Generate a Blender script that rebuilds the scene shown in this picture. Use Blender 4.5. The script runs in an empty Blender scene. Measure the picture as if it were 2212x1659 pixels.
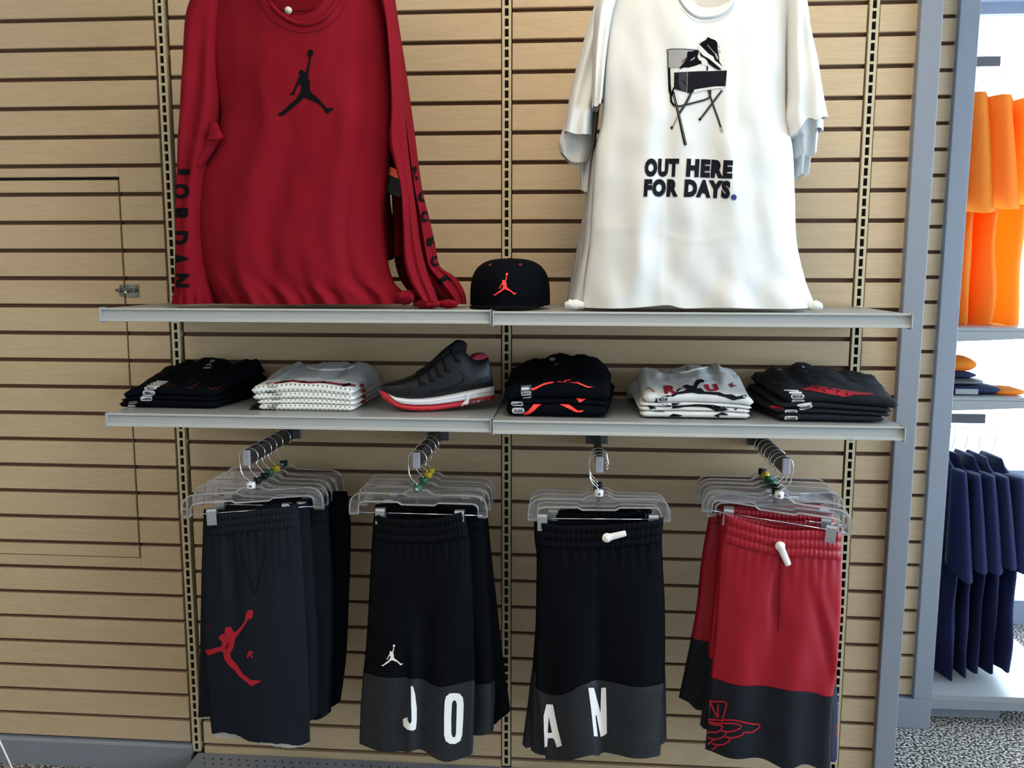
import bpy, bmesh, math, random
from mathutils import Vector, Matrix, noise
from mathutils.bvhtree import BVHTree
from mathutils.geometry import tessellate_polygon

random.seed(7)
PI = math.pi
sc = bpy.context.scene
COL = sc.collection
W, H = 2212, 1659

# ------------------------------------------------------------------ camera
FPX = 1866.0
PITCH, YAW, ROLL = 0.134016, 0.0790706, 0.001587
CAM = Vector((0.198457, -2.315228, 1.486096))
_F = Vector((-math.sin(YAW) * math.cos(PITCH), math.cos(YAW) * math.cos(PITCH), -math.sin(PITCH)))
_R0 = Vector((math.cos(YAW), math.sin(YAW), 0))
_U0 = _R0.cross(_F)
_R = _R0 * math.cos(ROLL) + _U0 * math.sin(ROLL)
_U = _U0 * math.cos(ROLL) - _R0 * math.sin(ROLL)
cam = bpy.data.objects.new('camera', bpy.data.cameras.new('camera'))
COL.objects.link(cam)
cam.data.sensor_width = 36.0
cam.data.lens = FPX / W * 36.0
cam.data.clip_start = 0.05
m3 = Matrix((_R, _U, -_F)).transposed()
cam.matrix_world = Matrix.Translation(CAM) @ m3.to_4x4()
sc.camera = cam

# ------------------------------------------------------------------ world, lights, exposure
sc.view_settings.view_transform = 'Standard'
sc.view_settings.look = 'None'
sc.view_settings.exposure = 0.0
sc.view_settings.gamma = 1.0
sc.view_settings.use_curve_mapping = False
wd = bpy.data.worlds.new('world'); sc.world = wd; wd.use_nodes = True
bg = wd.node_tree.nodes['Background']
bg.inputs[0].default_value = (0.64, 0.81, 1.0, 1)
bg.inputs[1].default_value = 11.5


def area(name, loc, rot, sx, sy, power, color, portal=False):
    l = bpy.data.lights.new(name, 'AREA'); l.shape = 'RECTANGLE'; l.size = sx; l.size_y = sy
    l.energy = power; l.color = color
    if portal: l.cycles.is_portal = True
    o = bpy.data.objects.new(name, l); COL.objects.link(o)
    o.location = loc; o.rotation_euler = rot
    return o


WARM = (1.0, 0.86, 0.66)
for nm, x, y, p in (('ceiling_light', -1.5, -2.1, 14), ('ceiling_light', 0.35, -1.15, 28),
                    ('ceiling_light', -1.3, -3.9, 4), ('ceiling_light', 1.0, -3.3, 5)):
    area(nm, (x, y, 2.93), (0, 0, 0), 0.6, 1.2, p, WARM)
area('window_portal', (3.55, -1.6, 1.35), (0, -PI / 2, 0), 2.5, 5.2, 1, (1, 1, 1), True).rotation_euler = (0, PI / 2, 0)
area('window_portal', (2.4, 1.36, 1.35), (-PI / 2, 0, 0), 2.2, 2.5, 1, (1, 1, 1), True)
sun = bpy.data.lights.new('sun', 'SUN'); sun.energy = 5.0; sun.angle = 0.01; sun.color = (1, 0.95, 0.86)
so = bpy.data.objects.new('sun', sun); COL.objects.link(so)
so.rotation_euler = Vector((-0.30, -0.75, -0.62)).to_track_quat('-Z', 'Y').to_euler()


# ------------------------------------------------------------------ pixel <-> world helpers (photo measurements turned into places)
def ray(u, v):
    return _F + _R * ((u - W / 2) / FPX) - _U * ((v - H / 2) / FPX)


def at(u, v, Y):
    d = ray(u, v); t = (Y - CAM.y) / d.y
    return CAM + d * t


def atz(u, v, z):
    d = ray(u, v); t = (z - CAM.z) / d.z
    return CAM + d * t


def zz(ox, oy, k, pts):          # crop coordinates -> photo coordinates
    return [(ox + x * k, oy + y * k) for x, y in pts]


# ------------------------------------------------------------------ materials
MATS = {}


def srgb(r, g, b):
    f = lambda c: (c / 255 / 12.92) if c / 255 <= .04045 else ((c / 255 + .055) / 1.055) ** 2.4
    return (f(r), f(g), f(b), 1)


def mat(name, col, rough=.6, metal=0, spec=.5, sheen=0, bump=None, var=0, coat=0, thin=0):
    """principled material; bump = (scale, strength, distance); var = colour mottling"""
    m = bpy.data.materials.new(name); m.use_nodes = True
    nt = m.node_tree; b = nt.nodes['Principled BSDF']
    b.inputs['Base Color'].default_value = col
    b.inputs['Roughness'].default_value = rough
    b.inputs['Metallic'].default_value = metal
    b.inputs['Specular IOR Level'].default_value = spec
    if sheen:
        b.inputs['Sheen Weight'].default_value = sheen
        b.inputs['Sheen Roughness'].default_value = .5
    if coat: b.inputs['Coat Weight'].default_value = coat
    tc = nt.nodes.new('ShaderNodeTexCoord')
    if bump:
        n = nt.nodes.new('ShaderNodeTexNoise'); n.inputs['Scale'].default_value = bump[0]
        n.inputs['Detail'].default_value = 4
        nt.links.new(tc.outputs['Object'], n.inputs['Vector'])
        bp = nt.nodes.new('ShaderNodeBump'); bp.inputs['Strength'].default_value = bump[1]
        bp.inputs['Distance'].default_value = bump[2]
        nt.links.new(n.outputs['Fac'], bp.inputs['Height'])
        nt.links.new(bp.outputs['Normal'], b.inputs['Normal'])
    if var:
        n = nt.nodes.new('ShaderNodeTexNoise'); n.inputs['Scale'].default_value = 14
        n.inputs['Detail'].default_value = 5
        nt.links.new(tc.outputs['Object'], n.inputs['Vector'])
        mx = nt.nodes.new('ShaderNodeMix'); mx.data_type = 'RGBA'
        mx.inputs['A'].default_value = tuple(c * (1 - var) for c in col[:3]) + (1,)
        mx.inputs['B'].default_value = tuple(min(1, c * (1 + var)) for c in col[:3]) + (1,)
        nt.links.new(n.outputs['Fac'], mx.inputs['Factor'])
        nt.links.new(mx.outputs['Result'], b.inputs['Base Color'])
    if thin:                                  # cloth that lets light through
        tr = nt.nodes.new('ShaderNodeBsdfTranslucent'); tr.inputs[0].default_value = col
        mx = nt.nodes.new('ShaderNodeMixShader'); mx.inputs[0].default_value = thin
        nt.links.new(b.outputs[0], mx.inputs[1]); nt.links.new(tr.outputs[0], mx.inputs[2])
        nt.links.new(mx.outputs[0], nt.nodes['Material Output'].inputs[0])
    MATS[name] = m
    return m


def wood_mat():
    m = bpy.data.materials.new('maple_laminate'); m.use_nodes = True
    nt = m.node_tree; b = nt.nodes['Principled BSDF']; L = nt.links.new
    b.inputs['Roughness'].default_value = .42
    b.inputs['Specular IOR Level'].default_value = .35
    tc = nt.nodes.new('ShaderNodeTexCoord'); oi = nt.nodes.new('ShaderNodeObjectInfo')
    mul = nt.nodes.new('ShaderNodeMath'); mul.operation = 'MULTIPLY'; mul.inputs[1].default_value = 31
    L(oi.outputs['Random'], mul.inputs[0])
    add = nt.nodes.new('ShaderNodeVectorMath'); add.operation = 'ADD'
    L(tc.outputs['Object'], add.inputs[0]); L(mul.outputs[0], add.inputs[1])
    mp = nt.nodes.new('ShaderNodeMapping'); mp.inputs['Scale'].default_value = (1.1, 1, 11)
    L(add.outputs[0], mp.inputs['Vector'])
    n1 = nt.nodes.new('ShaderNodeTexNoise'); n1.inputs['Scale'].default_value = 2.2
    n1.inputs['Detail'].default_value = 3; n1.inputs['Distortion'].default_value = 1.2
    L(mp.outputs[0], n1.inputs['Vector'])
    wv = nt.nodes.new('ShaderNodeMath'); wv.operation = 'MULTIPLY'; wv.inputs[1].default_value = 34
    L(n1.outputs['Fac'], wv.inputs[0])
    sn = nt.nodes.new('ShaderNodeMath'); sn.operation = 'SINE'; L(wv.outputs[0], sn.inputs[0])
    n2 = nt.nodes.new('ShaderNodeTexNoise'); n2.inputs['Scale'].default_value = 60
    mp2 = nt.nodes.new('ShaderNodeMapping'); mp2.inputs['Scale'].default_value = (.25, 1, 6)
    L(add.outputs[0], mp2.inputs['Vector']); L(mp2.outputs[0], n2.inputs['Vector'])
    ad2 = nt.nodes.new('ShaderNodeMath'); ad2.operation = 'MULTIPLY_ADD'
    L(sn.outputs[0], ad2.inputs[0]); ad2.inputs[1].default_value = .12; L(n2.outputs['Fac'], ad2.inputs[2])
    cr = nt.nodes.new('ShaderNodeValToRGB'); L(ad2.outputs[0], cr.inputs[0])
    e = cr.color_ramp.elements
    e[0].position = .25; e[0].color = (.490, .358, .216, 1)
    e[1].position = .75; e[1].color = (.545, .405, .250, 1)
    L(cr.outputs[0], b.inputs['Base Color'])
    MATS['wood'] = m


def clear_mat(name='clear_plastic', tint=(.93, .93, .95, 1), refl=.16, milk=0.0):
    m = bpy.data.materials.new(name); m.use_nodes = True
    nt = m.node_tree; nt.nodes.remove(nt.nodes['Principled BSDF']); L = nt.links.new
    out = nt.nodes['Material Output']
    t = nt.nodes.new('ShaderNodeBsdfTransparent'); t.inputs[0].default_value = tint
    g = nt.nodes.new('ShaderNodeBsdfGlossy'); g.inputs['Roughness'].default_value = .12
    g.inputs[0].default_value = (1, 1, 1, 1)
    lw = nt.nodes.new('ShaderNodeLayerWeight'); lw.inputs[0].default_value = .35
    ma = nt.nodes.new('ShaderNodeMath'); ma.operation = 'MULTIPLY_ADD'
    L(lw.outputs['Fresnel'], ma.inputs[0]); ma.inputs[1].default_value = .75; ma.inputs[2].default_value = refl * .35
    mx = nt.nodes.new('ShaderNodeMixShader')
    L(ma.outputs[0], mx.inputs[0]); L(t.outputs[0], mx.inputs[1]); L(g.outputs[0], mx.inputs[2])
    L(mx.outputs[0], out.inputs[0])
    if milk:
        df = nt.nodes.new('ShaderNodeBsdfDiffuse'); df.inputs[0].default_value = (.85, .85, .88, 1)
        m2 = nt.nodes.new('ShaderNodeMixShader'); m2.inputs[0].default_value = milk
        L(mx.outputs[0], m2.inputs[1]); L(df.outputs[0], m2.inputs[2]); L(m2.outputs[0], out.inputs[0])
    MATS[name] = m
    return m


def leather_mat():
    m = mat('leather', (.014, .016, .020, 1), .5, spec=.35)
    nt = m.node_tree; b = nt.nodes['Principled BSDF']; L = nt.links.new
    tc = nt.nodes['Texture Coordinate']
    n0 = nt.nodes.new('ShaderNodeTexNoise'); n0.inputs['Scale'].default_value = 40
    L(tc.outputs['Object'], n0.inputs['Vector'])
    av = nt.nodes.new('ShaderNodeVectorMath'); av.operation = 'MULTIPLY_ADD'
    L(n0.outputs['Color'], av.inputs[0]); av.inputs[1].default_value = (.02, .02, .02); L(tc.outputs['Object'], av.inputs[2])
    v = nt.nodes.new('ShaderNodeTexVoronoi'); v.feature = 'DISTANCE_TO_EDGE'; v.inputs['Scale'].default_value = 150
    L(av.outputs[0], v.inputs['Vector'])
    bp = nt.nodes.new('ShaderNodeBump'); bp.inputs['Strength'].default_value = .5; bp.inputs['Distance'].default_value = .002
    L(v.outputs['Distance'], bp.inputs['Height']); L(bp.outputs[0], b.inputs['Normal'])
    cr = nt.nodes.new('ShaderNodeValToRGB'); L(v.outputs['Distance'], cr.inputs[0])
    cr.color_ramp.elements[0].color = (.019, .022, .026, 1); cr.color_ramp.elements[0].position = .0
    cr.color_ramp.elements[1].color = (.0082, .0098, .0125, 1); cr.color_ramp.elements[1].position = .09
    L(cr.outputs[0], b.inputs['Base Color'])


def dots_mat():
    """white cotton; grey polka dots printed on the lower front (UV in metres, v = 0 at the fold)"""
    m = mat('dotted_cotton', srgb(226, 226, 220), .9, sheen=.2, bump=(900, .15, .001))
    nt = m.node_tree; b = nt.nodes['Principled BSDF']; L = nt.links.new
    uv = nt.nodes.new('ShaderNodeUVMap'); uv.uv_map = 'UVMap'
    sx = nt.nodes.new('ShaderNodeSeparateXYZ'); L(uv.outputs[0], sx.inputs[0])

    def M(op, a, bb=None, c=None):
        n = nt.nodes.new('ShaderNodeMath'); n.operation = op
        for i, q in enumerate((a, bb, c)):
            if q is None: continue
            if isinstance(q, (int, float)): n.inputs[i].default_value = q
            else: L(q, n.inputs[i])
        return n.outputs[0]
    P = .0112
    row = M('FLOOR', M('DIVIDE', sx.outputs['Y'], P * .87))
    off = M('MULTIPLY', M('MODULO', M('ADD', row, 100), 2), .5)
    fx = M('SUBTRACT', M('FRACT', M('ADD', M('DIVIDE', sx.outputs['X'], P), off)), .5)
    fy = M('MULTIPLY', M('SUBTRACT', M('FRACT', M('DIVIDE', sx.outputs['Y'], P * .87)), .5), .87)
    d = M('SQRT', M('ADD', M('MULTIPLY', fx, fx), M('MULTIPLY', fy, fy)))
    dot = M('LESS_THAN', d, .19)
    lower = M('LESS_THAN', sx.outputs['Y'], .088)
    fac = M('MULTIPLY', dot, lower)
    m1 = nt.nodes.new('ShaderNodeMix'); m1.data_type = 'RGBA'
    m1.inputs['A'].default_value = srgb(178, 178, 180); m1.inputs['B'].default_value = srgb(232, 232, 224)
    L(lower, m1.inputs['Factor'])
    m2 = nt.nodes.new('ShaderNodeMix'); m2.data_type = 'RGBA'
    L(fac, m2.inputs['Factor']); L(m1.outputs['Result'], m2.inputs['A']); m2.inputs['B'].default_value = srgb(105, 105, 106)
    L(m2.outputs['Result'], b.inputs['Base Color'])


def clip_mat():
    m = mat('clip_steel', (.36, .37, .39, 1), .38, metal=.85)
    nt = m.node_tree; b = nt.nodes['Principled BSDF']; L = nt.links.new
    tc = nt.nodes['Texture Coordinate']
    mp = nt.nodes.new('ShaderNodeMapping'); mp.inputs['Scale'].default_value = (210, 0, 210)
    L(tc.outputs['Object'], mp.inputs[0])
    s = nt.nodes.new('ShaderNodeSeparateXYZ'); L(mp.outputs[0], s.inputs[0])
    outs = []
    for ax in ('X', 'Z'):
        f = nt.nodes.new('ShaderNodeMath'); f.operation = 'FRACT'; L(s.outputs[ax], f.inputs[0])
        g = nt.nodes.new('ShaderNodeMath'); g.operation = 'GREATER_THAN'; L(f.outputs[0], g.inputs[0]); g.inputs[1].default_value = .55
        outs.append(g.outputs[0])
    a = nt.nodes.new('ShaderNodeMath'); a.operation = 'MULTIPLY'; L(outs[0], a.inputs[0]); L(outs[1], a.inputs[1])
    mx = nt.nodes.new('ShaderNodeMix'); mx.data_type = 'RGBA'; L(a.outputs[0], mx.inputs['Factor'])
    mx.inputs['A'].default_value = (.36, .37, .39, 1); mx.inputs['B'].default_value = (.78, .80, .82, 1)
    L(mx.outputs['Result'], b.inputs['Base Color'])


def carpet_mat():
    m = mat('carpet', (.3, .3, .3, 1), 1.0, spec=.1)
    nt = m.node_tree; b = nt.nodes['Principled BSDF']; L = nt.links.new
    tc = nt.nodes['Texture Coordinate']
    n = nt.nodes.new('ShaderNodeTexNoise'); n.inputs['Scale'].default_value = 120; n.inputs['Detail'].default_value = 2
    L(tc.outputs['Object'], n.inputs['Vector'])
    cr = nt.nodes.new('ShaderNodeValToRGB'); L(n.outputs['Fac'], cr.inputs[0])
    e = cr.color_ramp.elements
    e[0].position = .40; e[0].color = srgb(40, 38, 38); e[1].position = .60; e[1].color = srgb(196, 190, 182)
    k = e.new(.5); k.color = srgb(112, 108, 104)
    L(cr.outputs[0], b.inputs['Base Color'])
    bp = nt.nodes.new('ShaderNodeBump'); bp.inputs['Strength'].default_value = .9; bp.inputs['Distance'].default_value = .006
    L(n.outputs['Fac'], bp.inputs['Height']); L(bp.outputs[0], b.inputs['Normal'])


wood_mat(); clear_mat(); leather_mat(); dots_mat(); clip_mat(); carpet_mat()
clear_mat('window_glass', (.97, .98, .98, 1), .03)
clear_mat('clear_plastic', (.95, .95, .965, 1), .16, .012)
clear_mat('clear_rim', (.80, .80, .83, 1), .75, .20)
mat('groove', srgb(92, 64, 44), .8)
mat('dark_void', (.012, .012, .013, 1), .9)  # near-black put in for the shade inside gaps, slots and holes
mat('standard_paint', srgb(190, 175, 142), .45, metal=.0)
mat('grey_paint', srgb(126, 130, 138), .5, bump=(300, .06, .001))
mat('shelf_grey', srgb(140, 143, 143), .32, spec=.5)
mat('rail_grey', srgb(158, 160, 158), .38)
mat('bracket_grey', srgb(84, 86, 90), .45)
mat('arm_black', (.022, .020, .019, 1), .4, spec=.35)
mat('arm_cap', srgb(150, 146, 156), .5)
mat('ceiling_white', (.72, .72, .70, 1), .9)
mat('wall_cream', (.62, .56, .47, 1), .9)
mat('sill_grey', srgb(138, 150, 168), .6)
mat('red_cotton', srgb(116, 12, 26), .9, spec=.12, bump=(1200, .2, .001), var=.05)
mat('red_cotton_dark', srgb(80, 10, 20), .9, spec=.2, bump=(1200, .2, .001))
mat('black_cotton', (.0028, .0036, .0056, 1), .9, spec=.04, bump=(1000, .2, .001))
mat('black_mesh', (.0022, .0028, .0042, 1), .6, spec=.06, bump=(1600, .25, .001))
mat('charcoal_fleece', (.0105, .0130, .0175, 1), .95, spec=.05, bump=(900, .25, .001))
mat('white_cotton', srgb(212, 212, 209), .9, spec=.1, bump=(1100, .15, .001))
mat('red_satin', srgb(142, 7, 28), .42, spec=.35, bump=(500, .06, .001))
mat('navy_cotton', srgb(20, 28, 66), .85, spec=.3, bump=(900, .2, .001))
mat('navy_knit', (.0045, .0060, .0100, 1), .8, spec=.25, bump=(900, .25, .001))
mat('orange_cotton', srgb(255, 172, 62), .85, bump=(900, .2, .001), thin=.6)
mat('fleece_white', srgb(205, 200, 190), 1.0, bump=(700, .8, .004))
mat('print_black', (.004, .004, .005, 1), .7, spec=.05)
mat('print_navy', (.006, .007, .012, 1), .7, spec=.1)
mat('print_blue', srgb(38, 28, 105), .6)
mat('print_grey', srgb(150, 148, 146), .6)
mat('print_pale', srgb(206, 204, 200), .6)
mat('print_charcoal', (.022, .023, .027, 1), .6, spec=.3)
mat('print_mauve', srgb(222, 218, 216), .9)
mat('print_red', srgb(156, 16, 36), .6, spec=.3)
mat('print_coral', srgb(255, 58, 50), .55)
mat('print_darkred', srgb(74, 20, 22), .8, spec=.1)
mat('print_white', srgb(232, 228, 224), .6)
mat('sticker', srgb(196, 198, 202), .35)
mat('sticker_clear', srgb(70, 72, 74), .25)
mat('tag_white', srgb(226, 220, 212), .4)
mat('cap_white', srgb(225, 222, 218), .45)
mat('cap_black', (.006, .007, .008, 1), .5, spec=.25)
mat('cap_green', srgb(14, 92, 62), .45)
mat('cap_yellow', srgb(196, 166, 20), .45)
mat('chrome', (.78, .78, .79, 1), .18, metal=1)
mat('zinc', srgb(128, 132, 124), .4, metal=.6)
mat('shoe_leather', (.0045, .0055, .0075, 1), .45, spec=.3)
mat('shoe_mesh', (.0035, .0038, .005, 1), .8, spec=.2)
mat('midsole_white', srgb(232, 228, 230), .5)
mat('outsole_red', srgb(186, 30, 44), .5)
mat('lining_red', srgb(120, 14, 34), .8)
mat('air_dark', srgb(72, 62, 62), .2)
mat('air_glint', srgb(112, 100, 98), .15)
mat('orange_tag', srgb(255, 96, 52), .5)


# ------------------------------------------------------------------ mesh helpers
BVH = {}


def props(o, label=None, cat=None, group=None, kind=None):
    if label: o['label'] = label
    if cat: o['category'] = cat
    if group: o['group'] = group
    if kind: o['kind'] = kind
    return o


def thing(name, label, cat, loc=(0, 0, 0), group=None, rot=(0, 0, 0)):
    o = bpy.data.objects.new(name, None); COL.objects.link(o)
    o.empty_display_size = .05
    o.location = loc; o.rotation_euler = rot
    return props(o, label, cat, group)


def origin(p):
    v = Vector((0, 0, 0))
    while p is not None:
        v = v + Vector(p.location); p = p.parent
    return v


def link(name, me, parent=None):
    o = bpy.data.objects.new(name, me); COL.objects.link(o)
    if parent is not None: o.parent = parent
    return o


def mk(name, vs, fs, m, parent=None, smooth=True, uvs=None, world=True, bvh=False):
    """one mesh object from world-space vertices"""
    off = origin(parent) if (world and parent is not None) else Vector((0, 0, 0))
    me = bpy.data.meshes.new(name)
    me.from_pydata([tuple(Vector(v) - off) for v in vs], [], fs)
    me.materials.append(MATS[m])
    if smooth: me.polygons.foreach_set('use_smooth', [True] * len(me.polygons))
    if uvs:
        l = me.uv_layers.new(name='UVMap')
        for lp in me.loops: l.data[lp.index].uv = uvs[lp.vertex_index]
    me.update()
    o = link(name, me, parent)
    if bvh: BVH[o.name] = BVHTree.FromPolygons([Vector(v) for v in vs], fs)
    return o


class MB:
    """collects simple solids into one mesh"""

    def __init__(s): s.v = []; s.f = []

    def box(s, x0, x1, y0, y1, z0, z1):
        i = len(s.v)
        s.v += [(x0, y0, z0), (x1, y0, z0), (x1, y1, z0), (x0, y1, z0), (x0, y0, z1), (x1, y0, z1), (x1, y1, z1), (x0, y1, z1)]
        s.f += [(i, i + 3, i + 2, i + 1), (i + 4, i + 5, i + 6, i + 7), (i, i + 1, i + 5, i + 4), (i + 1, i + 2, i + 6, i + 5),
                (i + 2, i + 3, i + 7, i + 6), (i + 3, i, i + 4, i + 7)]
        return s

    def prism(s, poly, axis, a, b):
        """poly: 2D points; axis 'x' -> (y,z), 'y' -> (x,z), 'z' -> (x,y)"""
        def P(p, c):
            return {'x': (c, p[0], p[1]), 'y': (p[0], c, p[1]), 'z': (p[0], p[1], c)}[axis]
        i = len(s.v); n = len(poly)
        s.v += [P(p, a) for p in poly] + [P(p, b) for p in poly]
        s.f += [(i + k, i + (k + 1) % n, i + n + (k + 1) % n, i + n + k) for k in range(n)]
        tris = tessellate_polygon([[Vector((p[0], p[1], 0)) for p in poly]])
        for t in tris:
            s.f.append((i + t[0], i + t[1], i + t[2])); s.f.append((i + n + t[2], i + n + t[1], i + n + t[0]))
        return s

    def tube(s, pts, r, seg=8, closed=False, cap=True):
        pts = [Vector(p) for p in pts]; n = len(pts); i0 = len(s.v); prev = None
        for k, p in enumerate(pts):
            a = pts[(k - 1) % n] if (closed or k > 0) else p
            b = pts[(k + 1) % n] if (closed or k < n - 1) else p
            t = (b - a).normalized()
            if prev is None:
                u = t.cross(Vector((0, 0, 1)))
                if u.length < .1: u = t.cross(Vector((0, 1, 0)))
            else:
                u = prev - t * prev.dot(t)
            u.normalize(); prev = u; w = t.cross(u)
            rr = r(k / (n - 1)) if callable(r) else r
            for j in range(seg):
                an = 2 * PI * j / seg
                s.v.append(tuple(p + u * (rr * math.cos(an)) + w * (rr * math.sin(an))))
        m = n if closed else n - 1
        for k in range(m):
            for j in range(seg):
                a = i0 + k * seg + j; b = i0 + k * seg + (j + 1) % seg
                c = i0 + ((k + 1) % n) * seg + (j + 1) % seg; d = i0 + ((k + 1) % n) * seg + j
                s.f.append((a, b, c, d))
        if cap and not closed:
            s.f.append(tuple(i0 + j for j in range(seg))[::-1])
            s.f.append(tuple(i0 + (n - 1) * seg + j for j in range(seg)))
        return s

    def rings(s, rings, closed=True, cap0=False, cap1=False):
        i0 = len(s.v); n = len(rings[0])
        for r in rings: s.v += [tuple(p) for p in r]
        for k in range(len(rings) - 1):
            for j in range(n if closed else n - 1):
                a = i0 + k * n + j; b = i0 + k * n + (j + 1) % n
                s.f.append((a, b, b + n, a + n))
        if cap0: s.f.append(tuple(i0 + j for j in range(n))[::-1])
        if cap1: s.f.append(tuple(i0 + (len(rings) - 1) * n + j for j in range(n)))
        return s

    def disc(s, c, nrm, r, th, seg=16):
        c = Vector(c); n = Vector(nrm).normalized()
        return s.tube([c, c + n * th], r, seg)

    def build(s, name, m, parent=None, smooth=False, world=True, bvh=False):
        return mk(name, s.v, s.f, m, parent, smooth, None, world, bvh)


def bevel(o, w=.002, seg=2):
    b = o.modifiers.new('bevel', 'BEVEL'); b.width = w; b.segments = seg; b.limit_method = 'ANGLE'
    return o


def resample(pts, n, smooth=True):
    pts = [Vector((p[0], p[1], 0)) for p in pts]
    if smooth and len(pts) > 2:
        q = []
        P = [2 * pts[0] - pts[1]] + pts + [2 * pts[-1] - pts[-2]]
        for i in range(1, len(P) - 2):
            for k in range(8):
                t = k / 8
                p0, p1, p2, p3 = P[i - 1], P[i], P[i + 1], P[i + 2]
                q.append(.5 * ((2 * p1) + (p2 - p0) * t + (2 * p0 - 5 * p1 + 4 * p2 - p3) * t * t + (3 * p1 - p0 - 3 * p2 + p3) * t ** 3))
        q.append(pts[-1]); pts = q
    d = [0]
    for a, b in zip(pts, pts[1:]): d.append(d[-1] + (b - a).length)
    out = []; j = 0
    for k in range(n + 1):
        s = d[-1] * k / n
        while j < len(d) - 2 and d[j + 1] < s: j += 1
        t = (s - d[j]) / max(1e-9, d[j + 1] - d[j])
        out.append(pts[j].lerp(pts[j + 1], min(1, max(0, t))))
    return out


def interp(tab, x):
    if x <= tab[0][0]: return tab[0][1]
    for (a, b), (c, d) in zip(tab, tab[1:]):
        if x <= c: return b + (d - b) * (x - a) / max(1e-9, c - a)
    return tab[-1][1]


def sm(t): t = min(1, max(0, t)); return t * t * (3 - 2 * t)


def nz(x, y, z=0): return noise.noise(Vector((x, y, z)))


def cloth(parent, name, m, left, right, Y, bulge=.02, back=.015, fold=None, nx=36, ny=48, top=None, bottom=None,
          tilt=0.0, pw=2.0, bvh=True, wrinkle=.0015, seed=0, rough_hem=0):
    """a hung piece of cloth as an open tube: outline measured in the photo, front and back with real depth"""
    if top is None: top = [left[0], right[0]]
    if bottom is None: bottom = [left[-1], right[-1]]
    yy = lambda t: Y + tilt * t
    Lp = resample(left, ny); Rp = resample(right, ny)
    Tp = resample(top, nx); Bp = resample(bottom, nx)
    c00, c10, c01, c11 = Lp[0], Rp[0], Lp[-1], Rp[-1]
    rings = []; 
    for j in range(ny + 1):
        t = j / ny; fr = []; bk = []
        for i in range(nx + 1):
            s = i / nx
            p = (Lp[j] * (1 - s) + Rp[j] * s) + (Tp[i] * (1 - t) + Bp[i] * t) - \
                (c00 * (1 - s) * (1 - t) + c10 * s * (1 - t) + c01 * (1 - s) * t + c11 * s * t)
            w = at(p.x, p.y, yy(t))
            pr = max(0, 1 - abs(2 * s - 1) ** pw) ** .5
            dy = -bulge * pr
            if fold: dy += fold(s, t) * min(1, pr * 2)
            if wrinkle: dy += wrinkle * 2 * nz(w.x * 9 + seed, w.z * 9, seed) + wrinkle * nz(w.x * 30 + seed, w.z * 14, seed + 5)
            zz_ = w.z + (rough_hem * nz(w.x * 260, seed) if (rough_hem and j == ny) else 0)
            fr.append((w.x, w.y + dy, zz_))
            if 0 < i < nx: bk.append((w.x, w.y + back * pr + (fold(s, t) * .5 if fold else 0), zz_))
        rings.append(fr + bk[::-1])
    mb = MB().rings(rings)
    return mb.build(name, m, parent, True, True, bvh)


def hit(u, v, targets):
    d = ray(u, v).normalized(); best = None
    for t in targets:
        r = BVH[t.name].ray_cast(CAM, d)
        if r[0] is not None and (best is None or r[3] < best[3]): best = r
    if best is None: return None
    n = best[1]
    if n.dot(d) > 0: n = -n
    return best[0], n, d


def drop(name, v2, f2, m, parent, targets, off=.0012, step=6.0):
    """print: a flat drawing laid on the real surface of the targets (cut fine so that it follows the folds)"""
    bm = bmesh.new()
    vs = [bm.verts.new((p[0], p[1], 0)) for p in v2]
    for f in f2:
        try: bm.faces.new([vs[i] for i in f])
        except ValueError: pass
    xs = [p[0] for p in v2]; ys = [p[1] for p in v2]
    for ax, lo, hi in ((0, min(xs), max(xs)), (1, min(ys), max(ys))):
        k = lo + step
        while k < hi:
            co = (k, 0, 0) if ax == 0 else (0, k, 0)
            no = (1, 0, 0) if ax == 0 else (0, 1, 0)
            bmesh.ops.bisect_plane(bm, geom=bm.verts[:] + bm.edges[:] + bm.faces[:], plane_co=co, plane_no=no)
            k += step
    bm.verts.ensure_lookup_table()
    bm.verts.index_update()
    pos = []; ok = []
    for v in bm.verts:
        h = hit(v.co.x, v.co.y, targets)
        if h is None: pos.append((0, 0, 0)); ok.append(False)
        else:
            pos.append(h[0] + h[1] * off * .5 - h[2] * off * .7); ok.append(True)
    fs = []
    for f in bm.faces:
        ii = [v.index for v in f.verts]
        if not all(ok[i] for i in ii): continue
        dd = [(Vector(pos[i]) - CAM).length for i in ii]
        if max(dd) - min(dd) > .05: continue
        fs.append(ii)
    bm.free()
    used = sorted({i for f in fs for i in f}); mp = {i: k for k, i in enumerate(used)}
    if not fs: return None
    return mk(name, [pos[i] for i in used], [[mp[i] for i in f] for f in fs], m, parent, True)


def poly2(*loops):
    vs = []; 
    for l in loops: vs += list(l)
    tr = tessellate_polygon([[Vector((p[0], p[1], 0)) for p in l] for l in loops])
    return vs, [tuple(t) for t in tr]


def print_poly(name, loops, m, parent, targets, **k):
    v, f = poly2(*loops)
    return drop(name, v, f, m, parent, targets, **k)


def stroke2(path, w):
    vs = []; fs = []
    P = [Vector(p) for p in path]
    for i, p in enumerate(P):
        a = P[max(0, i - 1)]; b = P[min(len(P) - 1, i + 1)]
        t = (b - a).normalized(); n = Vector((-t.y, t.x))
        ww = w[0] + (w[1] - w[0]) * i / max(1, len(P) - 1) if isinstance(w, tuple) else w
        vs += [tuple(p + n * ww / 2), tuple(p - n * ww / 2)]
    for i in range(len(P) - 1): fs.append((2 * i, 2 * i + 1, 2 * i + 3, 2 * i + 2))
    return vs, fs


def merge2(parts):
    vs = []; fs = []
    for v, f in parts:
        k = len(vs); vs += list(v); fs += [tuple(i + k for i in q) for q in f]
    return vs, fs


_TXT = {}


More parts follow.
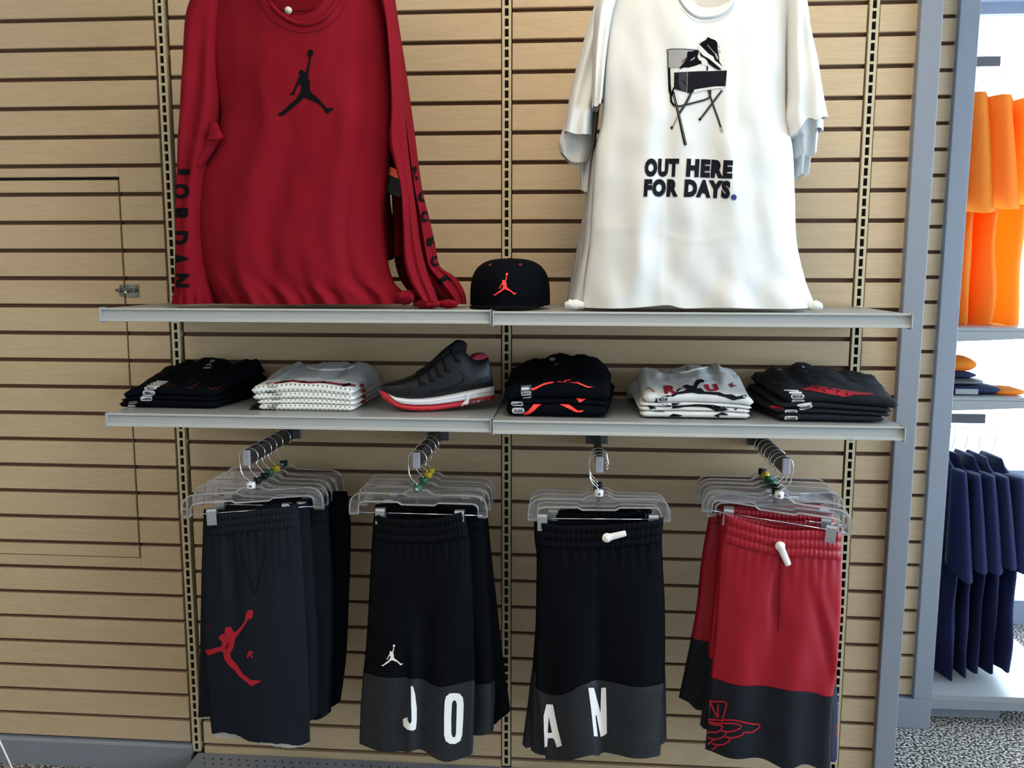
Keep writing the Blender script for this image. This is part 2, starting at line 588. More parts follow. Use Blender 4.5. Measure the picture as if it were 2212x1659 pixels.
def text2(s, bold=.02, shear=0.0):
    key = (s, bold, shear)
    if key not in _TXT:
        c = bpy.data.curves.new('t', 'FONT'); c.body = s; c.offset = bold; c.shear = shear; c.resolution_u = 3
        c.fill_mode = 'FRONT'; c.space_character = 1 + 2.2 * bold
        o = bpy.data.objects.new('t', c)
        COL.objects.link(o)
        bpy.context.view_layer.update()
        me = bpy.data.meshes.new_from_object(o.evaluated_get(bpy.context.evaluated_depsgraph_get()))
        vs = [(v.co.x, v.co.y) for v in me.vertices]; fs = [tuple(p.vertices) for p in me.polygons]
        bpy.data.objects.remove(o); bpy.data.curves.remove(c); bpy.data.meshes.remove(me)
        x0 = min(v[0] for v in vs); x1 = max(v[0] for v in vs); y0 = min(v[1] for v in vs); y1 = max(v[1] for v in vs)
        _TXT[key] = ([((x - x0) / (x1 - x0), (y - y0) / (y1 - y0)) for x, y in vs], fs)
    return _TXT[key]


def place2(d, o, ex, ey):
    vs, fs = d
    return [(o[0] + x * ex[0] + y * ey[0], o[1] + x * ex[1] + y * ey[1]) for x, y in vs], fs


def print_text(name, s, o, ex, ey, m, parent, targets, bold=.02, shear=0, **k):
    v, f = place2(text2(s, bold, shear), o, ex, ey)
    return drop(name, v, f, m, parent, targets, **k)


def circle(cx, cy, r, n=24, ry=None): return [(cx + r * math.cos(2 * PI * k / n), cy + (ry or r) * math.sin(2 * PI * k / n)) for k in range(n)]


JUMP = [(795, 235), (803, 300), (785, 370), (765, 450), (748, 540), (730, 575), (705, 572), (680, 545), (640, 525), (600, 540), (578, 575),
        (578, 610), (600, 645), (605, 660), (575, 700), (555, 740), (540, 785), (520, 830), (500, 880), (480, 930), (465, 975), (450, 1010),
        (425, 1040), (395, 1055), (360, 1066), (400, 1078), (440, 1090), (470, 1080), (500, 1082), (485, 1045), (490, 1005), (510, 970),
        (540, 920), (555, 870), (585, 835), (610, 855), (630, 890), (638, 930), (630, 960), (612, 985), (612, 1025), (585, 1070), (550, 1120),
        (525, 1180), (480, 1220), (430, 1255), (380, 1290), (330, 1340), (290, 1390), (240, 1430), (200, 1470), (150, 1490), (105, 1508),
        (120, 1540), (165, 1560), (235, 1548), (265, 1525), (290, 1490), (350, 1445), (400, 1405), (450, 1370), (500, 1330), (550, 1280),
        (610, 1230), (660, 1180), (700, 1148), (760, 1165), (830, 1195), (900, 1235), (970, 1255), (1020, 1290), (1080, 1345), (1130, 1400),
        (1165, 1450), (1185, 1490), (1210, 1510), (1240, 1490), (1300, 1450), (1340, 1420), (1365, 1388), (1330, 1380), (1280, 1395),
        (1240, 1385), (1200, 1375), (1160, 1335), (1110, 1280), (1060, 1220), (1000, 1160), (950, 1110), (880, 1060), (850, 1010), (825, 975),
        (822, 900), (828, 830), (815, 770), (790, 710), (785, 650), (800, 580), (810, 500), (830, 400), (838, 300), (842, 240), (880, 215),
        (905, 160), (890, 100), (845, 72), (795, 85), (768, 140), (775, 200)]


def emblem(x0, y0, x1, y1):
    return [(x0 + (x - 105) / 1260 * (x1 - x0), y0 + (y - 72) / 1488 * (y1 - y0)) for x, y in JUMP]


# ------------------------------------------------------------------ THE SETTING
def struct(o, label=None): o['kind'] = 'structure'; 
PITCH_Z = .0762
ZG = lambda i: 2.14 - PITCH_Z * i          # height of slat groove i
o = MB().box(-2.6, 3.62, -5.2, 1.40, -.05, 0).build('floor', 'carpet'); struct(o)
o = MB().box(-2.6, 3.7, -5.2, 1.5, 3.0, 3.1).build('ceiling', 'ceiling_white'); struct(o)
o = MB().box(-2.7, -2.6, -5.2, .1, 0, 3.0).build('wall_left', 'wall_cream'); struct(o)
o = MB().box(-2.6, 3.7, -5.3, -5.2, 0, 3.0).build('wall_front', 'wall_cream'); struct(o)

_slat_cache = {}


def slat(parent, x0, x1, z0, z1, y0=0.0, th=.012):
    key = (round(x1 - x0, 4), round(z1 - z0, 4), th)
    if key not in _slat_cache:
        w, h = (x1 - x0) / 2, (z1 - z0) / 2
        c = .0012
        mb = MB()
        mb.rings([[(-w + c, 0, -h + c), (w - c, 0, -h + c), (w - c, 0, h - c), (-w + c, 0, h - c)],
                  [(-w, c, -h), (w, c, -h), (w, c, h), (-w, c, h)],
                  [(-w, th, -h), (w, th, -h), (w, th, h), (-w, th, h)]], True, True, True)
        me = bpy.data.meshes.new('slat'); me.from_pydata(mb.v, [], mb.f); me.materials.append(MATS['wood']); me.update()
        _slat_cache[key] = me
    o = link('slat', _slat_cache[key], parent)
    o.location = ((x0 + x1) / 2, y0, (z0 + z1) / 2)
    return o


G = .0110                                   # groove height
wb = MB()
for a_, b_ in ((-2.6, -.9405), (-.8995, -.0145), (.0145, .9005), (.9315, 1.03)): wb.box(a_, b_, .012, .031, 0, 3.0)
wb.box(-2.6, 1.03, .031, .045, 0, 3.0)
wb.box(-2.6, 1.03, -.001, .012, 2.4, 3.0)
wall_back = wb.build('wall_back', 'groove'); struct(wall_back)
door_1 = MB().box(-2.2, -1.0665, .0108, .0116, .6545, 1.7205).build('door_1', 'groove'); struct(door_1)
door_1['label'] = 'access hatch cut into the slatted wall'
MB().box(-2.2, -1.0590, .0114, .0119, .6505, 1.7300).build('hatch_gap_shade', 'dark_void', door_1)  # dark sheet painted in for the shade in the gap round the hatch
HX, HT, HB = -1.0625, 1.7275, .6525
for i in range(-3, 28):
    zt, zb = ZG(i) - G / 2, ZG(i + 1) + G / 2
    if zb < .05: zb = .05
    if zt - zb < .01: continue
    slat(wall_back, -.899, -.0145, zb, zt)
    slat(wall_back, .0145, .9005, zb, zt)
    slat(wall_back, .9315, 1.022, zb, zt)
    if i < 27:
        if zb > HT or zt < HB:
            slat(wall_back, -2.59, -.941, max(zb, .09), zt)
        else:
            slat(wall_back, HX + .0024, -.941, zb, zt)
            slat(wall_back, -2.59, -2.2035, zb, zt)
            if zt > HT and zb < HT:
                slat(wall_back, -2.2035, HX + .0024, HT + .002, zt)
                slat(door_1, -2.2, HX - .0024, zb, HT - .0065, 0, .0106)
            elif zt > HB and zb < HB:
                slat(wall_back, -2.2035, HX + .0024, zb, HB - .0010)
                slat(door_1, -2.2, HX - .0024, HB + .0010, zt, 0, .0106)
            else:
                slat(door_1, -2.2, HX - .0024, zb, zt, 0, .0106)
# baseboard on the left
bb = MB().prism([(.012, 0), (-.012, 0), (-.012, .076), (-.006, .084), (.012, .084)], 'x', -2.6, -.935).build('baseboard_left', 'grey_paint'); struct(bb)

# corner post, far panel, far post and rail
t1 = bevel(MB().box(1.021, 1.074, -.024, .46, 0, 3.0).build('trim_1', 'grey_paint'), .002); struct(t1)
FY = .44
wf = MB().box(.95, 1.30, FY + .012, FY + .03, 0, 3.0).build('wall_far', 'groove'); struct(wf)
for i in range(-4, 28):
    z0 = 2.2205 - PITCH_Z * i
    zt, zb = z0 - G / 2, z0 - PITCH_Z + G / 2
    if zb < .105: zb = .105
    if zt - zb < .012: continue
    slat(wf, 1.076, 1.292, zb, zt, FY)
t2 = bevel(MB().box(1.29, 1.347, FY - .022, FY + .06, .1, 3.0).build('trim_2', 'grey_paint'), .002); struct(t2)
t3 = bevel(MB().box(1.075, 1.347, FY - .022, FY + .03, 0, .1).build('trim_3', 'grey_paint'), .002); struct(t3)
o = MB().box(1.30, 1.345, FY + .03, 1.30, 0, 3.0).build('wall_end', 'grey_paint'); struct(o)

# storefront glazing behind (y = 1.3) and to the right (x = 3.55)
WY = 1.32


def window(name, frames, panes, wall):
    root = bpy.data.objects.new(name, None); COL.objects.link(root); root['kind'] = 'structure'
    for b in frames: MB().box(*b).build('window_frame', 'sill_grey', root)
    for b in panes: MB().box(*b).build('pane', 'window_glass', root)
    return root


window('window_1', [(1.34, 3.55, WY, WY + .06, .62, .66), (1.34, 3.55, WY, WY + .06, 2.46, 2.56), (1.34, 1.37, WY, WY + .06, .105, 2.46),
                    (2.45, 2.5, WY, WY + .06, .105, 2.46)],
       [(1.37, 2.45, WY + .028, WY + .032, .11, .62), (1.37, 2.45, WY + .028, WY + .032, .66, 2.46),
        (2.5, 3.55, WY + .028, WY + .032, .11, .62), (2.5, 3.55, WY + .028, WY + .032, .66, 2.46)], None)
o = MB().box(1.3, 3.6, WY - .01, WY + .09, 0, .105).build('wall_window_base', 'sill_grey'); struct(o); o.name = 'wall_rear'
o = MB().box(1.3, 3.6, WY - .12, WY + .09, 2.5, 3.0).build('trim_4', 'sill_grey'); struct(o)
window('window_2', [(3.55, 3.61, -4.4, 1.3, .3, .36), (3.55, 3.61, -4.4, 1.3, 2.5, 2.56)] +
       [(3.55, 3.61, y, y + .05, .36, 2.5) for y in (-4.4, -2.5, -.6, 1.25)],
       [(3.578, 3.582, y + .05, y + 1.9, .36, 2.5) for y in (-4.4, -2.5)] + [(3.578, 3.582, -.55, 1.25, .36, 2.5)], None)
mb = MB().box(3.55, 3.65, -5.2, 1.4, 0, .3).box(3.55, 3.65, -5.2, 1.4, 2.56, 3.0).box(3.55, 3.65, -5.2, -4.4, .3, 2.56)
o = mb.build('wall_right', 'wall_cream'); struct(o)

# ------------------------------------------------------------------ slotted standards
for sx, lab in ((-.9215, 'beige slotted steel standard, left of the three, behind the black folded tees'),
                (0, 'beige slotted steel standard in the middle, behind the black cap'),
                (.917, 'beige slotted steel standard, right of the three, beside the grey post')):
    mb = MB(); z0, z1, p = .062, 2.9, .0254
    mb.box(-.0117, -.0050, -.002, .0005, z0, z1); mb.box(.0050, .0117, -.002, .0005, z0, z1)
    mb.box(-.0117, -.0098, .0005, .0300, z0, z1); mb.box(.0098, .0117, .0005, .0300, z0, z1)
    n = int((z1 - z0) / p)
    for k in range(n + 1):
        zc = z0 + .003 + k * p
        mb.box(-.0050, .0050, -.002, .0005, zc - .0032, min(z1, zc + .0032))
    o = mb.build('slotted_standard', 'standard_paint'); o.location = (sx, 0, 0)
    props(o, lab, 'shelf standard', 'slotted standards on the slatted wall')
    MB().box(-.0097, .0097, .016, .019, z0, z1).build('slot_shade', 'dark_void', o, world=False)  # added black sheet stands in for the shade inside the slots

# ------------------------------------------------------------------ shelves
SD = .38


def shelf(name, x0, x1, ztop, label, perforated):
    t = thing(name, label, 'shelf', ((x0 + x1) / 2, 0, ztop), 'grey steel shelves')
    cx = (x0 + x1) / 2; w = (x1 - x0) / 2 - .001
    d = MB().box(cx - w, cx + w, -SD + .004, -.012, ztop - .022, ztop - .004)
    deck = d.build('deck', 'shelf_grey', t)
    # front price rail: bead, recessed face, bead
    prof = [(-SD + .004, ztop - .004), (-SD, ztop - .002), (-SD - .004, ztop - .003), (-SD - .005, ztop - .006), (-SD - .001, ztop - .0085),
            (-SD + .0005, ztop - .010), (-SD - .0005, ztop - .026), (-SD - .005, ztop - .029), (-SD - .006, ztop - .033), (-SD - .001, ztop - .034),
            (-SD + .004, ztop - .030)]
    MB().prism(prof, 'x', cx - w, cx + w).build('price_rail', 'rail_grey', t)
    for s in (-1, 1):
        xe = cx + s * w
        a, b = (xe - .003, xe) if s > 0 else (xe, xe + .003)
        bevel(MB().box(a, b, -SD - .009, -SD + .02, ztop - .0365, ztop - .001).build('end_cap', 'shelf_grey', t), .0012)
        xb = cx + s * (w - .012)
        MB().prism([(-.004, ztop - .024), (-SD + .03, ztop - .024), (-SD + .03, ztop - .030), (-.12, ztop - .034), (-.05, ztop - .052), (-.004, ztop - .058)], 'x', xb - .0015, xb + .0015).build('bracket', 'bracket_grey', t)
    if perforated:
        pm = MB(); ns = 34
        for k in range(ns):
            for r, yy in enumerate((-SD + .022, -SD + .047)):
                x = cx - w + .02 + (k + .5 * r) * (2 * w - .05) / ns
                pm.disc((x, yy, ztop - .0042), (0, 0, 1), .0032, .0004, 8)
        pm.build('perforation', 'rail_grey', t)  # holes drawn as paler discs, their reflections put into the colour
    return t


shelf('wall_shelf', -.918, 0, 1.394, 'grey steel shelf under the red shirts', False)
shelf('wall_shelf', 0, .914, 1.391, 'grey steel shelf under the white tees', False)
shelf('wall_shelf', -.918, 0, 1.146, 'grey steel shelf under the black and dotted tee stacks and the sneaker', True)
shelf('wall_shelf', 0, .914, 1.143, 'grey steel shelf under the three tee stacks on the right', True)
ZU, ZL = 1.390, 1.142                        # deck surfaces
# base decks
for x0, x1, lab in ((-.917, -.001, 'grey perforated base deck under the left shorts'), (.001, .915, 'grey perforated base deck under the right shorts')):
    t = thing('base_deck', lab, 'base deck', ((x0 + x1) / 2, -.2, 0), 'grey base decks')
    MB().box(x0, x1, -.48, -.003, .046, .0585).build('deck', 'grey_paint', t)
    MB().box(x0, x1, -.48, -.47, .002, .046).build('kick_plate', 'grey_paint', t)
    pm = MB()
    for r in range(8):
        for k in range(34):
            x = x0 + .03 + (k + .5 * (r % 2)) * .0262
            if x < x1 - .015: pm.disc((x, -.03 - r * .026, .0585), (0, 0, 1), .0034, .0004, 8)
    pm.build('perforation', 'dark_void', t)['kind'] = 'stuff'

# ------------------------------------------------------------------ slide bolt on the hatch
bx, bz = -1.0625, 1.4215
t = thing('slide_bolt', 'small zinc slide bolt holding the wall hatch shut', 'bolt', (bx, -.001, bz))
bevel(MB().box(bx + .004, bx + .042, -.0025, -.0002, bz - .019, bz + .017).build('mounting_plate', 'zinc', t), .001)
bevel(MB().box(bx - .014, bx - .002, -.0025, -.0002, bz - .017, bz + .016).build('keeper', 'zinc', t), .001)
MB().tube([(bx - .021, -.0065, bz + .001), (bx + .04, -.0065, bz + .001)], .0042, 10).build('bolt_rod', 'bracket_grey', t, True)
MB().tube([(bx + .010, -.0065, bz), (bx + .010, -.016, bz - .007)], .0035, 10).build('bolt_knob', 'chrome', t, True)
for x0 in (bx + .008, bx + .034, bx - .009):
    MB().tube([(x0, -.0065 - .0058 * math.sin(PI * k / 9), bz + .001 + .0065 * math.cos(PI * k / 9)) for k in range(10)], .0018, 6).build('strap', 'zinc', t, True)
for dx, dz in ((-.008, .012), (-.008, -.013), (.010, .012), (.036, .012), (.036, -.014)):
    MB().disc((bx + dx, -.0024, bz + dz), (0, -1, 0), .0025, .001, 10).build('screw', 'bracket_grey', t)
# thin white rack leg in the lower left corner
p0, p1 = at(-8, 1585, -.35), at(32, 1672, -.35)
dd = (p1 - p0).normalized()
o = MB().tube([p0 - dd * .35, p1 + dd * (max(0, p1.z - .004) / max(.001, -dd.z))], .0022, 8).build('rack_leg', 'cap_white', None, True)
props(o, 'thin white slanted wire leg at the lower left corner of the picture', 'rack leg')
# ------------------------------------------------------------------ RED LONG-SLEEVED SHIRTS
K2 = 700 / 1659


def red_fold(s, t):
    e = sm((t - .15) / .5)
    f = .006 * e * math.sin(2 * PI * (2.3 * s + .12 * t)) + .004 * e * math.sin(2 * PI * (4.1 * s + .6 - .3 * t))
    f += -.012 * sm((t - .55) / .4) * math.exp(-((s - .22 - .02 * t) / .05) ** 2) - .012 * sm((t - .5) / .4) * math.exp(-((s - .55 + .06 * t) / .06) ** 2)
    f += .012 * sm((t - .8) / .15) * math.exp(-((s - .58) / .03) ** 2)
    f += .010 * math.exp(-((s - .90 + .10 * t) / .03) ** 2) * sm(t / .5)
    if t > .86: f += .008 * sm((t - .86) / .1) * math.sin(2 * PI * 6.3 * s) + .006 * math.sin(2 * PI * 11 * s) * sm((t - .9) / .1)
    return f


YR = -.30
rs = thing('long_sleeve_shirt', 'red long-sleeved shirt with a black jumping player on the chest, front one on the left', 'shirt',
           tuple(at(650, 655, YR)), 'red long-sleeved shirts')
rs_top = [(446, -60), (520, -62), (560, -40), (590, 12), (640, 47), (690, 42), (722, 8), (742, -40), (780, -62), (838, -60)]
body = cloth(rs, 'body', 'red_cotton', [(446, -60), (450, 60), (458, 160), (476, 250), (458, 310), (434, 370), (421, 430), (420, 500), (428, 560), (438, 610), (462, 656)],
             [(838, -60), (838, 40), (844, 140), (848, 230), (843, 340), (833, 420), (829, 480), (836, 555), (852, 610), (880, 638), (886, 656)],
             YR, .055, .02, red_fold, 64, 80, top=rs_top, bottom=[(462, 656), (540, 655), (640, 656), (700, 655), (790, 656), (886, 656)], wrinkle=.0022, seed=1)
inner = cloth(rs, 'back_panel', 'red_cotton', [(500, -70), (520, 60), (540, 110)], [(790, -70), (780, 60), (760, 110)], YR + .04, .02, .004, None, 20, 14, bvh=True, seed=2)
# collar band along the neckline, inside seam, white pin
pts = resample(rs_top[2:8], 40)
mbc = MB(); rr = []
for k, p in enumerate(pts):
    q = hit(p.x, p.y + 3, [body]) or hit(p.x, p.y + 8, [body]) or hit(p.x, p.y + 12, [body])
    if q: rr.append(q[0] - q[2] * .001)
mbc.tube(rr, .0045, 8).build('collar', 'red_cotton', rs, True)
drop('collar_seam', *stroke2([(p.x + (p.x - 650) * .13, p.y + 17) for p in resample([(562, -30), (592, 24), (640, 52), (690, 46), (722, 18), (735, -12)], 30)], 1.6), 'red_cotton_dark', rs, [body], off=.001)
drop('neck_seam', *stroke2([(p.x, p.y) for p in resample([(560, 14), (600, 20), (650, 23), (720, 16)], 12)], 2), 'red_cotton_dark', rs, [inner])
q = hit(624, 24, [inner])
MB().disc(q[0] - q[2] * .0, (0, -1, 0), .0085, .006, 20).build('pin_tag', 'tag_white', rs, True)['label'] = 'round white security pin'
# sleeves
sl = cloth(rs, 'sleeve', 'red_cotton', [(446, -60), (425, -5), (412, 28), (405, 70), (401, 150), (396, 300), (392, 430), (388, 560), (383, 620), (374, 654)],
           [(500, -50), (484, 30), (478, 120), (480, 200), (477, 250), (466, 320), (452, 390), (446, 470), (450, 560), (470, 655)],
           YR + .004, .05, .03, lambda s, t: .006 * math.sin(2 * PI * (1.6 * s + t)) * sm(t / .3) + (.005 * math.sin(2 * PI * 5 * s) * sm((t - .95) / .04)), 30, 70, pw=4,
           bottom=[(374, 654), (400, 656), (440, 655), (470, 655)], wrinkle=.002, seed=3)
for k, (l, r, y_) in enumerate((([(452, 268), (443, 300), (434, 330), (424, 352)], [(470, 266), (476, 292), (462, 326), (436, 362)], -.332),
                                ([(448, 282), (450, 292), (446, 300)], [(477, 284), (482, 296), (474, 304)], -.348))):
    cloth(rs, 'fold', 'red_cotton', l, r, y_, .008, .012, None, 14, 20, bvh=False, wrinkle=.004, seed=30 + k)
print_poly('lettering', [[(380, 365), (411, 365), (411, 377.5), (380, 377.5)]], 'print_black', rs, [sl])
for ch, vy, hw in (('O', 413, 16), ('R', 464, 15), ('D', 514, 15), ('A', 559, 12), ('N', 606, 15)):
    # letters run down the sleeve, turned a quarter, wrapped round its outer edge
    ux = {'O': 410, 'R': 407, 'D': 407, 'A': 407, 'N': 409}[ch]
    print_text('lettering', ch, (ux - 40, vy - hw), (0, 2 * hw), (40, 0), 'print_black', rs, [sl], bold=.05)
s2 = cloth(rs, 'sleeve', 'red_cotton', [(800, -50), (832, 30), (842, 120), (846, 230), (842, 310), (858, 372), (868, 410), (872, 480), (874, 560), (888, 610), (915, 650)],
           [(838, -60), (852, 30), (866, 130), (876, 260), (886, 360), (898, 450), (908, 530), (924, 590), (938, 625), (946, 650)],
           YR - .005, .045, .03, lambda s, t: .007 * math.sin(2 * PI * (1.5 * s + .4 * t)) * sm(t / .3), 26, 70, wrinkle=.002, seed=4)
# second shirt behind: its right sleeve carries the black letters
YB = -.235
rb = thing('long_sleeve_shirt', 'red long-sleeved shirt behind the front one, its lettered right sleeve spread toward the cap', 'shirt', tuple(at(800, 655, YB)), 'red long-sleeved shirts')
cloth(rb, 'body', 'red_cotton', [(470, -60), (480, 100), (470, 400), (480, 640)], [(846, -60), (850, 150), (848, 300), (838, 400), (838, 520), (842, 640)], YB, .02, .02, None, 30, 40, seed=5)
s3 = cloth(rb, 'sleeve', 'red_cotton', [(820, -50), (840, 60), (856, 200), (874, 300), (886, 380), (898, 450), (905, 520), (920, 580), (942, 620), (985, 655)],
           [(846, -50), (860, 50), (876, 150), (892, 270), (902, 350), (912, 415), (926, 470), (938, 520), (946, 565), (955, 580), (985, 600), (1004, 632), (1008, 656)],
           YB, .035, .025, lambda s, t: .008 * math.sin(2 * PI * (1.9 * s + .9 * t)) * sm((t - .2) / .3), 30, 80, bottom=[(985, 655), (1008, 656)], wrinkle=.002, seed=6, pw=4)
for ch, (u, v), (wx, wy), (hx, hy) in (('N', (903, 388), (-4, -29), (-14, 3)), ('A', (918, 438), (-7, -26), (-17, 5)), ('D', (933, 478), (-6, -24), (-21, 3)),
                                       ('R', (943, 528), (-6, -24), (-20, 5)), ('O', (954, 573), (-5, -23), (-22, 6)), ('J', (976, 606), (-14, -14), (-18, 17))):
    print_text('lettering', ch, (u, v), (wx, wy), (hx, hy), 'print_black', rb, [s3], bold=.05)
# third shirt, only its crumpled sleeve and dark inside show
YC = -.19
rc = thing('long_sleeve_shirt', 'hindmost red long-sleeved shirt, in shadow, its crumpled cuff on the shelf', 'shirt', tuple(at(850, 655, YC)), 'red long-sleeved shirts')
cloth(rc, 'body', 'red_cotton_dark', [(500, -60), (500, 300), (505, 640)], [(846, -60), (850, 200), (842, 400), (850, 480), (858, 520), (850, 560)], YC, .02, .02, None, 24, 30, seed=7)  # shadow on this body is put into a darker red than its sleeve
s4 = cloth(rc, 'sleeve', 'red_cotton', [(838, 240), (846, 420), (850, 500), (852, 560), (868, 610), (905, 655)], [(880, 240), (895, 400), (912, 500), (925, 560), (944, 610), (990, 640)],
           YC, .03, .02, lambda s, t: .008 * math.sin(2 * PI * (2.2 * s + t)), 20, 50, bottom=[(905, 655), (990, 655)], seed=8)
for vy in (556, 572, 590):
    drop('lettering', *poly2([(849, vy), (866, vy - 2), (868, vy + 9), (851, vy + 10)]), 'print_black', rc, [s4])
# crumpled cuffs lying on the shelf
def cuff(parent, u0, u1, z, y, r, seed, m='red_cotton'):
    a = at(u0, 650, y); b = at(u1, 650, y - .01); a.z = b.z = z
    rings = []
    for k in range(17):
        u = k / 16; p = a.lerp(b, u); rg = []
        for j in range(16):
            an = 2 * PI * j / 16
            rad = r * (math.sin(PI * (.08 + .84 * u)) ** .5) * (1 + .35 * nz(math.cos(an) * 1.5 + seed, math.sin(an) * 1.5, u * 5 + seed))
            rg.append((p.x + .3 * rad * nz(u * 6, j, seed), p.y + rad * math.cos(an), max(ZU + .0015, p.z + rad * .8 * math.sin(an))))
        rings.append(rg)
    return MB().rings(rings, True, True, True).build('cuff', m, parent, True)


cuff(rs, 858, 896, ZU + .028, -.325, .020, 1); cuff(rb, 893, 950, ZU + .013, -.325, .014, 2); cuff(rb, 946, 988, ZU + .012, -.31, .013, 3)
cuff(rc, 884, 925, ZU + .03, -.29, .020, 4)
# black hang tag with an orange corner tucked under the right arm
tg = bevel(MB().box(-.026, .026, -.0006, .0006, -.022, .022).build('hang_tag', 'cap_black', rb, world=False), .0003)
tg.location = at(850, 398, YB - .055) - Vector(rb.location); tg.rotation_euler = (0, math.radians(24), 0); tg['label'] = 'black swing tag with an orange corner'
t2_ = MB().box(-.022, .004, -.0016, -.0008, .016, .034).build('tag_corner', 'orange_tag', tg, world=False)

print_poly('chest_emblem', [zz(590, 100, 150 / 1555, JUMP)], 'print_black', rs, [body])

# ------------------------------------------------------------------ WHITE TEES
YW = -.31


def tee_fold(s, t):
    e = sm((t - .1) / .4)
    return .005 * e * math.sin(2 * PI * (1.8 * s + .2 * t + .3)) + .004 * e * math.sin(2 * PI * (4.6 * s - .5 * t)) - .010 * sm((t - .55) / .4) * math.exp(-((s - .16 - .08 * t) / .05) ** 2) \
        + .006 * math.exp(-((s - .62 - .1 * t) / .05) ** 2) * sm((t - .6) / .3) + (.010 * math.sin(2 * PI * 4.2 * s + 1) * sm((t - .88) / .1) if t > .88 else 0) - .0018 * math.exp(-((t - .775) / .004) ** 2) \
        - .0015 * math.exp(-((s - .33) / .006) ** 2) * sm((t - .5) / .2)


def tee(label, body_l, body_r, top, bottom, lsl, rsl, Y, seed, wr=.0030, nxy=(72, 92)):
    t = thing('t_shirt', label, 't-shirt', tuple(at(1490, 660, Y)), 'white t-shirts on the right of the top shelf')
    b = cloth(t, 'body', 'white_cotton', body_l, body_r, Y, .055, .02, tee_fold, nxy[0], nxy[1], top=top, bottom=bottom, wrinkle=wr, seed=seed)
    out = [t, b]
    for k, s_ in enumerate((lsl, rsl)):
        if not s_: out.append(None); continue
        l, r, tp, bt = s_
        out.append(cloth(t, 'sleeve', 'white_cotton', l, r, Y - .004 + .012 * k, .045, .03,
                         lambda s, t_: .006 * math.sin(2 * PI * (1.7 * s + .5 * t_ + seed)) * sm(t_ / .4), 24, 34, top=tp, bottom=bt, wrinkle=.003, seed=seed + 3 + k))
    return out


wtop = [(1352, -70), (1400, -72), (1452, -50), (1475, 2), (1500, 27), (1525, 32), (1555, 25), (1580, 2), (1598, -50), (1650, -72), (1702, -60)]
wt, wbody, wl, wr_ = tee('white t-shirt printed with a chair and OUT HERE FOR DAYS., frontmost of the white tees',
                         [(1325, -70), (1312, 60), (1305, 160), (1299, 262), (1287, 320), (1279, 420), (1273, 520), (1262, 600), (1256, 664)],
                         [(1718, -60), (1702, 60), (1698, 160), (1700, 260), (1712, 320), (1717, 420), (1721, 520), (1738, 600), (1752, 640), (1764, 665)],
                         [(1325, -70)] + wtop[1:-1] + [(1718, -60)],
                         [(1256, 664), (1340, 664), (1400, 660), (1440, 657), (1475, 664), (1560, 662), (1640, 665), (1764, 665)],
                         ([(1325, -70), (1292, 0), (1282, 60), (1279, 140), (1278, 236)], [(1345, -40), (1322, 40), (1310, 120), (1302, 200), (1298, 226)], None, [(1278, 236), (1290, 236), (1298, 226)]),
                         ([(1690, -60), (1694, 30), (1696, 130), (1697, 220), (1693, 262), (1700, 299)], [(1718, -60), (1738, 0), (1750, 85), (1770, 165), (1782, 220), (1789, 254)],
                          None, [(1700, 299), (1714, 290), (1735, 262), (1752, 266), (1764, 260), (1789, 254)]), YW, 11)
inw = cloth(wt, 'back_panel', 'white_cotton', [(1410, -75), (1420, 60), (1440, 90)], [(1650, -75), (1640, 60), (1620, 90)], YW + .04, .02, .004, None, 18, 12, seed=12)
rr = []
for p in resample(wtop[2:9], 40):
    q = hit(p.x, p.y + 4, [wbody]) or hit(p.x, p.y + 9, [wbody])
    if q: rr.append(q[0] - q[2] * .001)
MB().tube(rr, .004, 8).build('collar', 'white_cotton', wt, True)
drop('collar_seam', *stroke2([(p.x + (p.x - 1525) * .10, p.y + 15) for p in resample(wtop[3:8], 24)], 1.2), 'print_pale', wt, [wbody], off=.001)
print_poly('neck_emblem', [emblem(1506, -20, 1533, 17)], 'print_grey', wt, [inw])
